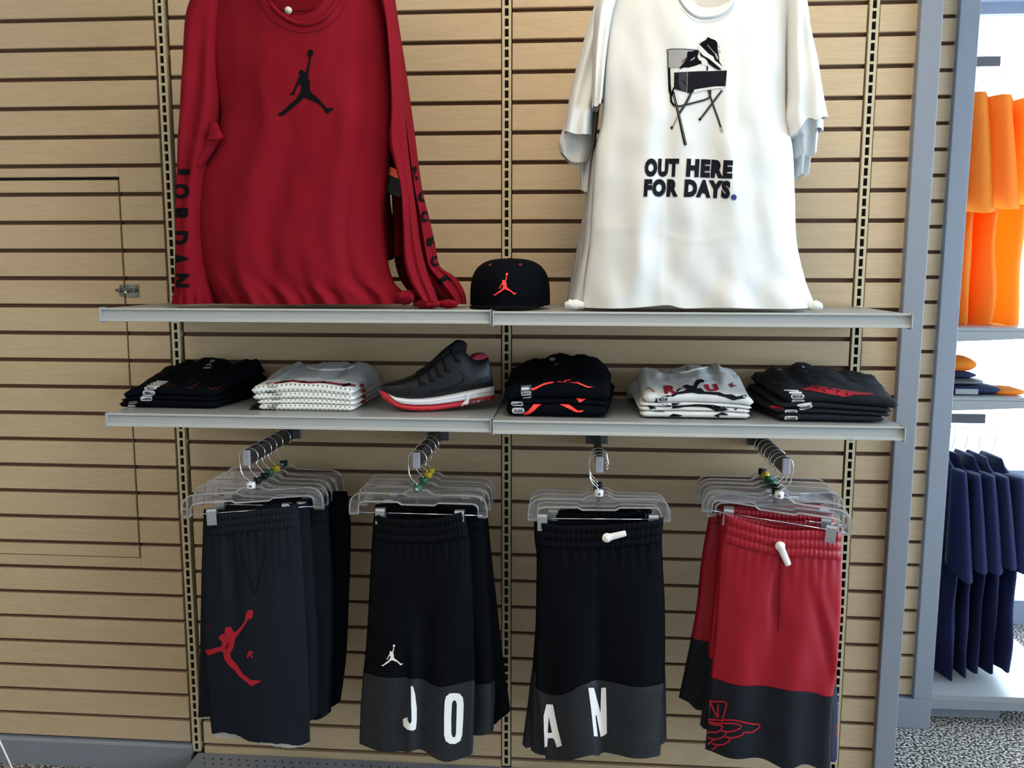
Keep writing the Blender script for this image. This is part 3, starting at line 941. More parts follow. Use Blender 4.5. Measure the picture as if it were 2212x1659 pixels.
# further tees behind, each a little deeper, sleeves fanning out below the front ones
for lab, Y, dl, lsl, rsl in (
    ('white t-shirt second from the front, left cuff hanging below the front cuff', -.265, -10,
     ([(1300, -40), (1275, 40), (1252, 120), (1232, 200), (1218, 286)], [(1330, 0), (1306, 100), (1290, 200), (1280, 255), (1279, 292)], None, [(1218, 286), (1240, 294), (1262, 296), (1279, 292)]),
     ([(1694, 100), (1696, 200), (1700, 260), (1706, 303)], [(1745, 40), (1765, 140), (1776, 220), (1779, 286)], None, [(1706, 303), (1722, 292), (1740, 298), (1756, 282), (1779, 286)])),
    ('white t-shirt third from the front, ruffled left cuff spread over the slats', -.225, -22,
     ([(1296, 0), (1268, 100), (1236, 210), (1212, 290), (1205, 306), (1210, 330)], [(1320, 60), (1296, 180), (1284, 260), (1280, 320), (1272, 350)], None, [(1210, 330), (1232, 352), (1252, 356), (1272, 350)]),
     ([(1694, 160), (1700, 260), (1708, 310), (1716, 345)], [(1742, 100), (1760, 200), (1766, 270), (1762, 324)], None, [(1716, 345), (1728, 336), (1742, 344), (1762, 324)])),
    ('white t-shirt fourth from the front, hindmost, cuff showing low on the right', -.185, -34,
     ([(1290, 120), (1275, 200), (1258, 290), (1252, 350), (1254, 412)], [(1320, 100), (1300, 200), (1288, 300), (1280, 360), (1274, 418)], None, [(1254, 412), (1264, 418), (1274, 418)]),
     ([(1694, 200), (1702, 280), (1712, 330), (1716, 386)], [(1736, 160), (1748, 240), (1752, 300), (1742, 372)], None, [(1716, 386), (1724, 378), (1732, 384), (1742, 372)]))):
    tee(lab, [(1330, -70), (1312, 100), (1300, 262), (1282 + dl * .2, 340), (1270 + dl * .2, 440), (1262 + dl * .5, 540), (1246 + dl * .5, 620), (1236 + dl * .4, 656)],
        [(1716, -60), (1702, 60), (1698, 160), (1700, 260), (1706, 320), (1708, 420), (1714, 520), (1732, 600), (1748, 640), (1752, 656)],
        None, None, lsl, rsl, Y, int(-Y * 1000), .003, (34, 40))
for u0, u1, y, sd in ((1220, 1262, -.318, 21), (1744, 1776, -.318, 22)):
    a = at(u0, 655, y); b = at(u1, 655, y); a.z = b.z = ZU + .011
    rings = []
    for k in range(15):
        u = k / 14; p = a.lerp(b, u); rg = []
        for j in range(14):
            an = 2 * PI * j / 14; rad = .012 * (math.sin(PI * (.1 + .8 * u)) ** .5) * (1 + .45 * nz(math.cos(an) * 2 + sd, math.sin(an) * 2, u * 6))
            rg.append((p.x, p.y + rad * math.cos(an), max(ZU + .0015, p.z + rad * math.sin(an))))
        rings.append(rg)
    MB().rings(rings, True, True, True).build('bunched_hem', 'white_cotton', wt, True)

# chest print: a folding chair with a shoe box and a pair of trainers, and the two lines of text
A3 = lambda pts: zz(1425, 70, 160 / 2042, pts)
A4 = lambda pts: zz(1425, 180, 160 / 1770, pts)
P = lambda nm, pts, m, off=.0012: print_poly(nm, [pts], m, wt, [wbody], off=off, step=8)
S = lambda nm, pts, w, m, off=.0012: drop(nm, *stroke2(pts, w), m, wt, [wbody], off=off, step=8)
P('print_chair_back', A3([(185, 490), (330, 452), (700, 460), (980, 485), (1000, 560), (760, 620), (700, 800), (560, 965), (225, 975), (215, 600)]), 'print_grey', .0010)
S('print_chair_rim', A3([(182, 490), (330, 455), (660, 458), (980, 480)]), 1.6, 'print_charcoal', .0013)
S('print_chair_rim', A3([(222, 520), (232, 975)]), 2.4, 'print_charcoal', .0013)
S('print_chair_leg', A4([(238, 0), (262, 250), (278, 440), (350, 535)]), 4.6, 'print_black')
S('print_chair_post', A3([(255, 975), (275, 1500), (285, 1659)]), 5.6, 'print_black')
S('print_chair_leg', A4([(345, 100), (300, 215), (290, 300)]), 3.4, 'print_black')
S('print_chair_rail', A4([(350, 530), (480, 548), (700, 495), (1050, 405), (1150, 365), (1205, 310), (1215, 160)]), 4.2, 'print_charcoal')
S('print_chair_leg', A4([(750, 230), (650, 430), (560, 580), (470, 710)]), 5.2, 'print_charcoal', .0014)
S('print_chair_leg', A4([(420, 790), (360, 930), (285, 1075)]), 4.0, 'print_grey', .0012)
S('print_chair_leg', A4([(320, 190), (390, 480), (450, 720), (530, 1090), (620, 1478)]), (4.4, 6.4), 'print_black', .0016)
S('print_chair_shine', A4([(330, 260), (470, 760), (560, 1180), (632, 1470)]), .9, 'print_grey', .0019)
S('print_chair_leg', A4([(1160, 165), (1260, 470), (1400, 860), (1490, 1130)]), 4.2, 'print_charcoal')
S('print_chair_leg', A4([(1490, 165), (1260, 470), (1080, 710), (955, 870)]), 4.2, 'print_charcoal', .0014)
S('print_chair_foot', A4([(1470, 1050), (1488, 1155)]), 5.4, 'print_grey', .0016)
for c in ((290, 1060), (958, 862)): P('print_chair_foot', A4(circle(c[0], c[1], 32, 12)), 'print_black', .0018)
S('print_seat_edge', A4([(815, 200), (1000, 150), (1250, 110), (1440, 85), (1520, 110), (1490, 175)]), 5.4, 'print_pale', .0012)
P('print_shoe_box', A3([(755, 1095), (1855, 1050), (1815, 1480), (1500, 1490), (950, 1570), (930, 1640), (860, 1700), (745, 1645)]), 'print_navy', .0014)
P('print_shoe_box', A3([(400, 1105), (770, 1100), (745, 1645), (560, 1600), (395, 1550)]), 'print_navy', .0014)
P('print_box_glint', A3([(515, 1300), (580, 1300), (640, 1370), (720, 1470), (740, 1630), (580, 1590), (530, 1430)]), 'print_charcoal', .0018)
P('print_box_glint', A3([(530, 1110), (755, 1108), (735, 1420), (640, 1330), (530, 1290)]), 'print_charcoal', .0018)
S('print_box_edge', A3([(765, 1105), (745, 1640)]), 1.0, 'print_grey', .0020)
P('print_shoe', A3([(760, 560), (800, 520), (900, 525), (990, 480), (1050, 480), (1080, 540), (1050, 620), (1040, 680), (1090, 770), (1145, 790), (1150, 880), (1090, 870), (1000, 910), (800, 965), (680, 960), (580, 1010), (550, 970), (640, 870), (730, 740), (750, 700)]), 'print_black', .0016)
P('print_sole', A3([(530, 1050), (640, 985), (800, 985), (1000, 925), (1100, 880), (1160, 895), (1290, 940), (1280, 1060), (1000, 1070), (600, 1090), (540, 1080)]), 'print_pale', .0018)
P('print_sole', A3([(1040, 670), (1130, 690), (1240, 720), (1310, 800), (1320, 920), (1160, 890), (1150, 790), (1090, 770)]), 'print_pale', .0018)
S('print_lace', A3([(610, 820), (690, 740), (750, 700)]), 1.3, 'print_black', .0018)
P('print_shoe_glint', A3([(830, 800), (880, 730), (960, 690), (975, 715), (900, 760)]), 'print_grey', .0021)
P('print_shoe_glint', A3([(930, 690), (960, 620), (970, 690)]), 'print_blue', .0021)
P('print_shoe', A3([(1320, 130), (1440, 180), (1540, 220), (1590, 290), (1590, 450), (1610, 560), (1640, 680), (1640, 790), (1740, 960), (1600, 830), (1530, 790), (1470, 660), (1350, 590), (1230, 470), (1090, 330), (1130, 290), (1280, 200)]), 'print_black', .0016)
P('print_sole', A3([(1095, 340), (1230, 470), (1350, 590), (1470, 660), (1530, 790), (1640, 860), (1735, 985), (1700, 1020), (1470, 820), (1350, 720), (1200, 640), (1110, 530), (1070, 440)]), 'print_pale', .0015)
P('print_outsole', A3([(1110, 530), (1200, 640), (1350, 720), (1470, 820), (1600, 930), (1710, 1030), (1620, 1035), (1500, 970), (1360, 870), (1310, 780), (1220, 700), (1130, 650)]), 'print_black', .0018)
S('print_lace', A3([(1580, 420), (1590, 360), (1625, 365), (1640, 410), (1600, 430)]), 1.1, 'print_black', .0018)
S('print_lace', A3([(1590, 470), (1650, 520), (1680, 560), (1640, 570), (1600, 540)]), 1.1, 'print_black', .0018)
P('print_shoe_glint', A3([(1510, 570), (1560, 580), (1620, 700), (1600, 760), (1550, 690)]), 'print_grey', .0020)
S('print_shoe_glint', A3([(1320, 350), (1420, 470), (1520, 580)]), 1.4, 'print_grey', .0020)
P('print_post', A3([(1285, 935), (1335, 935), (1330, 1045), (1290, 1050)]), 'print_black', .0020)
A6 = lambda pts: zz(1380, 330, 220 / 2212, pts)


def line_text(word, x0, x1, yb0, yb1, yt0, sh):
    o, = A6([(x0, yb0)]); e, = A6([(x1, yb1)]); u, = A6([(x0, yt0)])
    print_text('lettering', word, o, (e[0] - o[0], e[1] - o[1]), (u[0] - o[0], u[1] - o[1]), 'print_navy', wt, [wbody], bold=.072, shear=sh)


line_text('OUT', 125, 880, 525, 525, 122, .08)
line_text('HERE', 1018, 2045, 521, 562, 126, .08)
line_text('FOR', 100, 845, 958, 958, 568, .08)
line_text('DAYS', 975, 1985, 962, 1000, 570, .08)
P('lettering', A6(circle(2062, 967, 62, 24)), 'print_blue')

# ------------------------------------------------------------------ CAP
cc = Vector((.026, -.20, ZU))
cp = thing('cap', 'black flat-brimmed cap with a red jumping player, between the red shirts and the white tees', 'cap', tuple(cc))
rings = []; NR = 48; hC = .112
for k in range(19):
    f = k / 18; z = hC * math.sin(f * PI / 2) ** .9
    r = (1 - (z / hC) ** 3.6) ** (1 / 2.9) if k < 18 else .02
    rg = []
    for j in range(NR):
        a = 2 * PI * j / NR
        rx = .0975 * r; ry = .112 * r
        front = max(0, -math.sin(a))
        seam = 1 - .010 * math.exp(-((((a / (PI / 3)) % 1) - .5) / .06) ** 2) * 0 - .012 * math.exp(-(min((a + PI / 6) % (PI / 3), PI / 3 - (a + PI / 6) % (PI / 3)) / .05) ** 2)
        lean = -.012 * front * (z / hC)
        rg.append((cc.x + rx * math.cos(a) * seam, cc.y + ry * math.sin(a) * seam + lean, cc.z + .006 + z * (1 - .10 * max(0, math.sin(a)))))
    rings.append(rg)
crown = MB().rings(rings, True, False, True).build('crown', 'black_cotton', cp, True, True, True)
br = MB(); tops = []
for zz0 in (0, 1):
    pass
outer = []
for k in range(41):
    a = PI + PI * k / 40
    outer.append((cc.x - .010 + .084 * math.cos(a) * (1 + .12 * abs(math.sin(a)) * 0), cc.y - .03 + .142 * math.sin(a) ** 1 * (abs(math.sin(a)) ** .0)))
innr = [(cc.x + .084 * math.cos(PI + PI * k / 40), cc.y - .02 + .075 * math.sin(PI + PI * k / 40)) for k in range(41)]
cv = lambda x: .004 + .004 * (1 - ((x - cc.x) / .09) ** 2)
br.rings([[(x, y, ZU + cv(x) - .0035) for x, y in outer], [(x, y, ZU + cv(x)) for x, y in outer], [(x, y, ZU + cv(x) + .003) for x, y in innr], [(x, y, ZU + cv(x) - .001) for x, y in innr]], False)
br.rings([[(x, y, ZU + cv(x) - .001) for x, y in innr], [(x, y, ZU + cv(x) - .0035) for x, y in outer]], False)
br.build('brim', 'black_cotton', cp, True)
MB().rings([[(cc.x + rr_ * math.cos(2 * PI * j / 16), cc.y - .004 + rr_ * math.sin(2 * PI * j / 16), ZU + .006 + hC * .945 + zz1) for j in range(16)] for rr_, zz1 in ((.011, 0), (.010, .004), (.006, .0065), (.001, .0075))], True, False, True).build('top_button', 'black_cotton', cp, True)
KC = 460 / 1817
print_poly('cap_emblem', [emblem(780 + KC * 1130, 540 + KC * 197, 780 + KC * 1328, 540 + KC * 388)], 'print_coral', cp, [crown], off=.003)
for u, v in ((1102, 128), (1358, 128)):
    q = hit(780 + KC * u, 540 + KC * v, [crown])
    if q:
        n = q[1]; a = n.cross(Vector((0, 0, 1))).normalized(); b = n.cross(a)
        MB().tube([q[0] + n * .0008 + (a * math.cos(2 * PI * k / 14) + b * math.sin(2 * PI * k / 14)) * .0030 for k in range(14)], .0011, 6, True).build('eyelet', 'print_red', cp, True)

# ------------------------------------------------------------------ FOLDED TEES ON THE LOWER SHELF
def folded(label, group, m, corners, zlo, zhi, yb, nx=30, nt=16, seed=0, bulge=.010, uv=False, top=False, flip=0.0):
    """corners: world x of front-left, front-right, back-left, back-right and front y; zlo/zhi(s,t) heights of underside and top"""
    fl, fr, bl, brr = corners                           # Vectors (x,y)
    t_ = thing('folded_t_shirt', label, 't-shirt', ((fl[0] + fr[0]) / 2, (fl[1] + bl[1]) / 2, zlo(.5, .1)), group)
    rings = []; uvs = []; 
    for i in range(nx + 1):
        s = i / nx
        e = min(1, min(s, 1 - s) / .045); e = .12 + .88 * (1 - (1 - e) ** 2) ** .5
        F = Vector(fl).lerp(Vector(fr), s); B = Vector(bl).lerp(Vector(brr), s)
        d0 = (F - B).normalized()
        rg = []; vv = []; acc = 0
        def pt(t, z, out=0):
            p = B.lerp(F, 1 - t) if False else F.lerp(B, t)
            p = p + d0 * out
            wob = .0015 * nz(p.x * 40 + seed, p.y * 40, seed)
            return (p.x + .5 * wob, p.y, z)
        # underside back -> front
        for k in range(nt + 1):
            t = 1 - k / nt; a, b = zlo(s, t), zhi(s, t); mid = (a + b) / 2
            rg.append(pt(t, mid + (a - mid) * e)); vv.append(-.012 - t * .25)
        # rounded front
        for k in range(1, 6):
            an = -PI / 2 + PI * k / 6; a, b = zlo(s, 0), zhi(s, 0); mid = (a + b) / 2; hh = (b - a) / 2 * e
            rg.append(pt(0, mid + hh * math.sin(an), bulge * e * math.cos(an) * (1 + .25 * nz(s * 5 + seed, seed)))); vv.append((an / PI) * .024)
        # top front -> back
        for k in range(nt + 1):
            t = k / nt; a, b = zlo(s, t), zhi(s, t); mid = (a + b) / 2
            w = (.0025 * nz(s * 6 + seed, t * 5, seed) + .002 * nz(s * 15 + seed, t * 9, seed + 2)) if top else 0
            rg.append(pt(t, mid + (b - mid) * e + w * (1 + 2 * t))); vv.append(.012 + t * .30)
        for k in range(1, 4):
            an = PI / 2 - PI * k / 4; a, b = zlo(s, 1), zhi(s, 1); mid = (a + b) / 2; hh = (b - a) / 2 * e
            rg.append(pt(1, mid + hh * math.sin(an), -.008 * math.cos(an))); vv.append(.35)
        rings.append(rg); uvs += [(F.x, v) for v in vv]
    mb = MB().rings(rings, True, True, True)
    o = mk('cloth', mb.v, mb.f, m, t_, True, uvs if uv else None, True, True)
    return t_, o


def stack(n, zs, FL, FR, BL, BR, front_v, back_prof, labels, group, m, jit, fr=None, bfr=None, yb=-.045, uv=False, fv=None, bulge=.010, seed0=0, ease=1.0, mats=None):
    """n folded tees; front corners on the shelf, top profile at the front and at the back measured in the photo"""
    fl = atz(FL[0], FL[1], zs); fr_ = atz(FR[0], FR[1], zs)
    blx = at(BL, 800, yb).x; brx = at(BR, 800, yb).x
    fh = []
    for u, v in front_v:
        p = at(u, v, (fl.y + fr_.y) / 2); fh.append(((p.x - fl.x) / (fr_.x - fl.x), p.z - zs))
    bh = []
    for u, v in back_prof:
        p = at(u, v, yb); bh.append(((p.x - blx) / (brx - blx), p.z - zs))
    fr = fr or [i / n for i in range(n + 1)]; bfr = bfr or fr
    out = []
    for i in range(n):
        j = jit[i]
        def mkz(ff, bb):
            def z(s, t):
                tt = sm(t) if ease == 1.0 else t ** ease
                return zs + .0006 + (interp(fh, s) * ff) * (1 - tt) + (interp(bh, s) * bb) * tt
            return z
        zl = mkz(fr[i], bfr[i]); zh0 = mkz(fr[i + 1], bfr[i + 1])
        zh = (lambda s, t, a=zl, b=zh0: max(a(s, t) + .003, b(s, t) - .0006))
        c = ((fl.x + j[0], fl.y + j[4]), (fr_.x + j[1], fr_.y + j[4] + (j[5] if len(j) > 5 else 0)), (blx + j[2], yb), (brx + j[3], yb))
        out.append(folded(labels[i], group, (mats or [m] * n)[i], c, zl, zh, yb, seed=seed0 + i * 3.7, uv=uv, top=(i == n - 1), bulge=bulge))
    return out


def pill(parent, tgt, cx, cy, w, h, text, ang=0.0, m='sticker', tm='print_black', skew=0.0):
    ca, sa = math.cos(ang), math.sin(ang)
    R_ = lambda x, y: (cx + x * ca - y * sa + y * skew, cy + x * sa + y * ca)
    r = h / 2; pts = []
    for k in range(9): a = PI / 2 + PI * k / 8; pts.append(R_(-(w / 2 - r) + r * math.cos(a), r * math.sin(a)))
    for k in range(9): a = -PI / 2 + PI * k / 8; pts.append(R_((w / 2 - r) + r * math.cos(a), r * math.sin(a)))
    s = print_poly('size_sticker', [pts], m, parent, tgt, off=.0016, step=5)
    if text and s:
        o = R_(-w * .36, h * .30); e = R_(w * .36, h * .30); u = R_(-w * .36, -h * .30)
        print_text('lettering', text, o, (e[0] - o[0], e[1] - o[1]), (u[0] - o[0], u[1] - o[1]), tm, s, tgt, bold=.03, off=.0026, step=9)
    return s


# --- stack 1: three black tees, far left
KA = 340 / 2212
a1 = lambda x, y: (250 + x * KA, 760 + y * KA)
S1 = stack(3, ZL, (259, 879), (470, 883), 368, 574, [a1(100, 560), a1(250, 490), a1(600, 470), a1(900, 480), a1(1300, 500), a1(1490, 530)],
           [(366, 790), (388, 786), (402, 788), (412, 779), (424, 780), (430, 786), (446, 776), (458, 772), (476, 772), (492, 780), (505, 785), (520, 783), (535, 778), (560, 779), (573, 792)],
           ['black folded tee at the bottom of the leftmost stack, LARGE sticker', 'black folded tee in the middle of the leftmost stack',
            'black folded tee on top of the leftmost stack, SMALL sticker, dull red figures'], 'black folded tees in the leftmost stack', 'black_cotton',
           [(0, 0, 0, 0, 0), (.004, -.004, .004, .002, .003), (.010, -.006, -.002, -.006, .005)], fr=[0, .36, .55, 1], bfr=[0, .38, .66, 1], seed0=1)
top1 = S1[2]; tg1 = [o for _, o in S1]
pill(top1[0], [top1[1]], *a1(467, 575), 27, 10, 'SMALL', .02)
pill(top1[0], [top1[1]], *a1(492, 511), 27, 6, 'SMALL', -.05)
for k, (x, y, w, h) in enumerate(((530, 482, 28, 3.4), (575, 460, 28, 3.4), (615, 440, 28, 3.2), (655, 420, 26, 2.8))):
    pill(top1[0], [top1[1]], *a1(x, y), w, h, None, .05)
pill(S1[1][0], tg1, *a1(445, 620), 24, 2.4, None)
pill(S1[0][0], tg1, *a1(430, 663), 27, 9, 'LARGE', 0)
pill(S1[0][0], tg1, *a1(243, 718), 19, 6, None, -.15, 'sticker_clear'); pill(S1[0][0], tg1, *a1(225, 765), 17, 5, None, 0)
for pts in ([(705, 470), (740, 485), (765, 450), (775, 492), (835, 462)], [(1000, 508), (1090, 500), (1150, 458)], [(1030, 440), (1100, 400), (1180, 430), (1090, 470)], [(1305, 512), (1350, 530), (1400, 500), (1410, 535), (1440, 520), (1470, 480)]):
    drop('red_figure', *stroke2([a1(x, y) for x, y in pts], 2.2), 'print_darkred', top1[0], [top1[1]], off=.0016)
drop('neck_emblem', *merge2([poly2([a1(x, y) for x, y in circle(1358, 130, 34, 14, 14)]), stroke2([a1(1340, 140), a1(1310, 178), a1(1270, 192)], 1.8), stroke2([a1(1310, 178), a1(1352, 200)], 1.8),
                             stroke2([a1(1232, 228), a1(1336, 226)], 3)]), 'print_grey', top1[0], [top1[1]], off=.0016)

# --- stack 2: four dotted white tees
KB = 310 / 2212
a2 = lambda x, y: (530 + x * KB, 770 + y * KB)
S2 = stack(4, ZL, (559, 885), (768, 888), 612, 822, [a2(100, 490), a2(400, 430), a2(800, 400), a2(1200, 420), a2(1700, 490), a2(1770, 520)],
           [a2(590, 200), a2(640, 170), a2(780, 130), a2(880, 85), a2(940, 150), a2(1000, 120), a2(1300, 80), a2(1560, 75), a2(1680, 130), a2(1810, 68), a2(1940, 130), a2(2060, 230), a2(2085, 330)],
           ['white dotted folded tee at the bottom of the second stack, XXX-LARGE', 'white dotted folded tee second from the bottom of the second stack',
            'white dotted folded tee third from the bottom of the second stack', 'white dotted tee with grey shoulders and red stripe, topmost of the second stack'],
           'dotted white folded tees in the second stack', 'dotted_cotton',
           [(0, 0, 0, 0, 0), (-.004, .002, .002, .003, .003), (-.015, .000, -.004, .002, .004), (-.018, -.004, -.006, -.004, .006)], fr=[0, .24, .42, .66, 1], bfr=[0, .25, .48, .72, 1], uv=True, seed0=20)
t2b = [o for _, o in S2]; top2 = S2[3]
drop('red_stripe', *stroke2([a2(x, y) for x, y in ((318, 425), (480, 412), (600, 392), (740, 375), (860, 398), (1000, 402), (1150, 398), (1300, 408), (1440, 430), (1600, 440), (1700, 452))], 3.6), 'print_red', top2[0], [top2[1]], off=.0015)
for pts in ([(515, 410), (560, 385), (655, 372), (640, 392), (540, 412)], [(840, 398), (870, 380), (920, 384), (960, 402), (880, 408)], [(1145, 402), (1210, 386), (1270, 400), (1200, 410)], [(1470, 460), (1540, 425), (1625, 412), (1610, 450), (1540, 466)]):
    print_poly('black_figure', [[a2(x, y) for x, y in pts]], 'print_black', top2[0], [top2[1]], off=.0022)
for i, (x, y) in enumerate(((1820, 705), (1826, 620), (1825, 530), (1795, 450))):
    print_poly('red_stripe', [[a2(p, q) for p, q in circle(x, y, 34, 14, 30)]], 'print_red', S2[i][0], [S2[i][1]], off=.0016)
for i, x, y, w, h, s_ in ((3, 415, 470, 20, 3.2, None), (3, 400, 552, 21, 4.6, 'MEDIUM'), (2, 480, 590, 20, 4.2, 'X-LARGE'), (1, 475, 660, 19, 3, None), (0, 470, 735, 19, 2.6, None), (0, 412, 776, 20, 6.5, 'XXX-LARGE')):
    if s_: print_text('lettering', s_, a2(x - w / KB / 2, y + h / KB / 2), (w, 0), (0, -h), 'print_charcoal', S2[i][0], t2b, bold=.02, off=.002, step=9)
    else: print_poly('size_sticker', [[a2(x - w / KB / 2, y - h / KB / 2), a2(x + w / KB / 2, y - h / KB / 2), a2(x + w / KB / 2, y + h / KB / 2), a2(x - w / KB / 2, y + h / KB / 2)]], 'print_grey', S2[i][0], t2b, off=.002)
q0, q1 = atz(540, 884, ZL), atz(600, 884, ZL)
o = MB().box(q0.x, q1.x, q0.y, q0.y + .05, ZL + .0055, ZL + .0075).build('hang_tag', 'cap_black', S2[0][0]); o['label'] = 'black swing tag'
o = MB().box(q0.x + .002, q1.x, q0.y - .012, q0.y + .04, ZL + .0005, ZL + .0025).build('hang_tag', 'cap_black', S2[0][0])
def collar_tube(st, path, m, r=.0035):
    rr = []
    for p in resample(path, 24):
        q = hit(p.x, p.y, [st[1]])
        if q: rr.append(q[0] + Vector((0, 0, .001)))
    if len(rr) > 3: MB().tube(rr, r, 8).build('collar', m, st[0], True)
collar_tube(top2, [a2(x, y) for x, y in ((960, 165), (1050, 200), (1200, 212), (1400, 210), (1580, 190), (1670, 150))], 'white_cotton')

# --- stack 3: three black tees with coral player
KD = 260 / 2212
a3 = lambda x, y: (1085 + x * KD, 755 + y * KD)
S3 = stack(3, ZL, a3(75, 1200), a3(1930, 1238), 1100, 1320, [a3(30, 760), a3(300, 640), a3(700, 610), a3(1100, 595), a3(1500, 620), a3(1900, 690), a3(2000, 760)],
           [a3(140, 370), a3(250, 310), a3(430, 230), a3(600, 165), a3(680, 190), a3(760, 160), a3(900, 80), a3(1000, 66), a3(1150, 85), a3(1310, 125), a3(1400, 110), a3(1490, 88), a3(1600, 110), a3(1760, 160), a3(1860, 210), a3(1900, 270), a3(1960, 330)],
           ['black folded tee at the bottom of the third stack, XX-LARGE sticker', 'black folded tee in the middle of the third stack, X-LARGE sticker',
            'black folded tee topmost of the third stack, coral player outline'], 'black folded tees in the third stack', 'black_cotton',
           [(0, 0, 0, .006, 0), (.002, .004, .002, .010, .002), (-.006, .006, 0, 0, .004)], fr=[0, .36, .52, 1], bfr=[0, .3, .5, 1], seed0=40)
t3b = [o for _, o in S3]; top3 = S3[2]
for pts in ([(530, 715), (600, 695), (680, 660), (760, 625), (860, 600), (960, 598), (930, 620), (850, 632), (770, 655), (690, 690), (640, 720), (580, 748), (535, 740)],
            [(1000, 600), (1040, 588), (1100, 592), (1090, 604)], [(1110, 605), (1150, 565), (1275, 548), (1250, 572), (1180, 582), (1170, 605)],
            [(1220, 610), (1340, 605), (1390, 600), (1480, 640), (1580, 682), (1680, 690), (1580, 706), (1480, 668), (1370, 625)]):
    print_poly('player_print', [[a3(x, y) for x, y in pts]], 'print_coral', top3[0], [top3[1]], off=.0016)
print_poly('player_print', [[a3(x, y) for x, y in ((1350, 885), (1440, 902), (1550, 895), (1480, 950), (1415, 972))]], 'print_coral', S3[1][0], t3b, off=.0016)
for pts in ([(580, 1005), (720, 1010), (650, 1060), (590, 1120), (500, 1185), (385, 1200), (400, 1165), (470, 1130), (520, 1080)],
            [(1045, 1005), (1220, 1010), (1310, 1070), (1390, 1120), (1510, 1115), (1450, 1155), (1350, 1150), (1230, 1090)]):
    print_poly('player_print', [[a3(x, y) for x, y in pts]], 'print_coral', S3[0][0], t3b, off=.0016)
print_poly('size_strip', [[a3(x, y) for x, y in ((345, 665), (535, 650), (545, 880), (370, 915), (335, 780))]], 'sticker_clear', top3[0], [top3[1]], off=.0014)
pill(top3[0], [top3[1]], *a3(425, 720), 18, 6, None, -.08); pill(top3[0], [top3[1]], *a3(435, 805), 21, 8, 'MEDIUM', -.08); pill(top3[0], [top3[1]], *a3(450, 885), 18, 3, None, -.05)
pill(S3[1][0], t3b, *a3(275, 1000), 27, 9, 'X-LARGE'); pill(S3[0][0], t3b, *a3(293, 1122), 27, 12, 'XX-LARGE')
print_poly('neck_emblem', [emblem(*a3(940, 150), *a3(1125, 305))[22:68]], 'print_grey', top3[0], [top3[1]], off=.0016)
print_poly('pin_tag', [[a3(x, y) for x, y in circle(920, 186, 54, 18, 30)]], 'print_grey', top3[0], [top3[1]], off=.0030)

# --- stack 4: four white tees with black player and red letters
KE = 290 / 2212
a4 = lambda x, y: (1345 + x * KE, 775 + y * KE)
S4 = stack(4, ZL, a4(290, 955), a4(2095, 985), 1378, 1597, [a4(320, 560), a4(600, 570), a4(1000, 540), a4(1500, 560), a4(1900, 600), a4(2120, 660)],
           [a4(255, 210), a4(300, 165), a4(540, 158), a4(660, 190), a4(800, 170), a4(960, 120), a4(1220, 95), a4(1400, 130), a4(1470, 120), a4(1515, 62), a4(1620, 110), a4(1780, 195), a4(1890, 230), a4(1920, 300)],
           ['white folded tee at the bottom of the fourth stack', 'white folded tee second from the bottom of the fourth stack, creased',
            'white folded tee third from the bottom of the fourth stack, X-LARGE sticker', 'white tee topmost of the fourth stack, black player and red letters'],
           'white folded tees in the fourth stack', 'white_cotton',
           [(0, 0, 0, .004, 0), (-.003, .0, -.02, .005, .002), (-.002, .004, .002, .004, .004), (.006, .008, 0, 0, .004)], fr=[0, .26, .44, .60, 1], bfr=[0, .22, .40, .60, 1], seed0=60)
t4b = [o for _, o in S4]; top4 = S4[3]
PB = lambda pts, i, m, off=.0016: print_poly('player_print', [[a4(x, y) for x, y in pts]], m, S4[i][0], t4b, off=off)
PB([(1190, 385), (1230, 345), (1290, 338), (1350, 360), (1340, 390), (1280, 400), (1240, 440), (1225, 490), (1290, 485), (1350, 545), (1600, 555), (1690, 590), (1800, 590), (1880, 625), (2000, 600), (2050, 610), (2030, 650), (1900, 670), (1820, 685), (1700, 635), (1560, 600), (1400, 585), (1240, 580), (1160, 560), (1000, 575), (900, 590), (820, 628), (780, 610), (860, 560), (1000, 535), (1060, 500), (990, 470), (1000, 440), (1060, 428), (1140, 455), (1180, 430)], 3, 'print_navy')
PB([(880, 535), (920, 490), (1020, 488), (940, 510), (900, 550)], 3, 'print_navy')
PB([(610, 630), (760, 600), (790, 615), (740, 632)], 3, 'print_navy')
PB([(535, 640), (560, 660), (580, 640), (575, 710), (520, 710), (555, 680)], 3, 'print_black')
PB([(800, 735), (960, 730), (880, 760), (820, 765)], 2, 'print_navy')
PB([(820, 770), (1000, 775), (1100, 755), (1250, 750), (1500, 760), (1640, 790), (1750, 840), (1600, 868), (1540, 862), (1450, 820), (1250, 775), (1000, 800), (880, 820), (810, 820)], 2, 'print_navy')
PB([(415, 765), (470, 770), (560, 820), (450, 832)], 1, 'print_navy')
PB([(1830, 828), (1900, 822), (1860, 850)], 1, 'print_navy')
PB([(830, 905), (990, 930), (900, 965), (720, 975)], 0, 'print_navy'); PB([(1500, 935), (1640, 885), (1720, 910), (1815, 985), (1640, 985)], 0, 'print_navy')
print_text('letter', 'R', a4(690, 585), (215 * KE, -8 * KE), (-20 * KE, -140 * KE), 'print_red', top4[0], [top4[1]], bold=.06, off=.0018)
print_text('letter', 'U', a4(1390, 545), (215 * KE, -12 * KE), (-55 * KE, -118 * KE), 'print_red', top4[0], [top4[1]], bold=.07, off=.0018)
print_text('letter', 'K', a4(1800, 480), (85 * KE, -40 * KE), (-55 * KE, -55 * KE), 'print_red', top4[0], [top4[1]], bold=.05, off=.0018)
drop('letter', *stroke2([a4(370, 500), a4(440, 482), a4(520, 548)], (1, 2.6)), 'print_red', top4[0], [top4[1]], off=.0018)
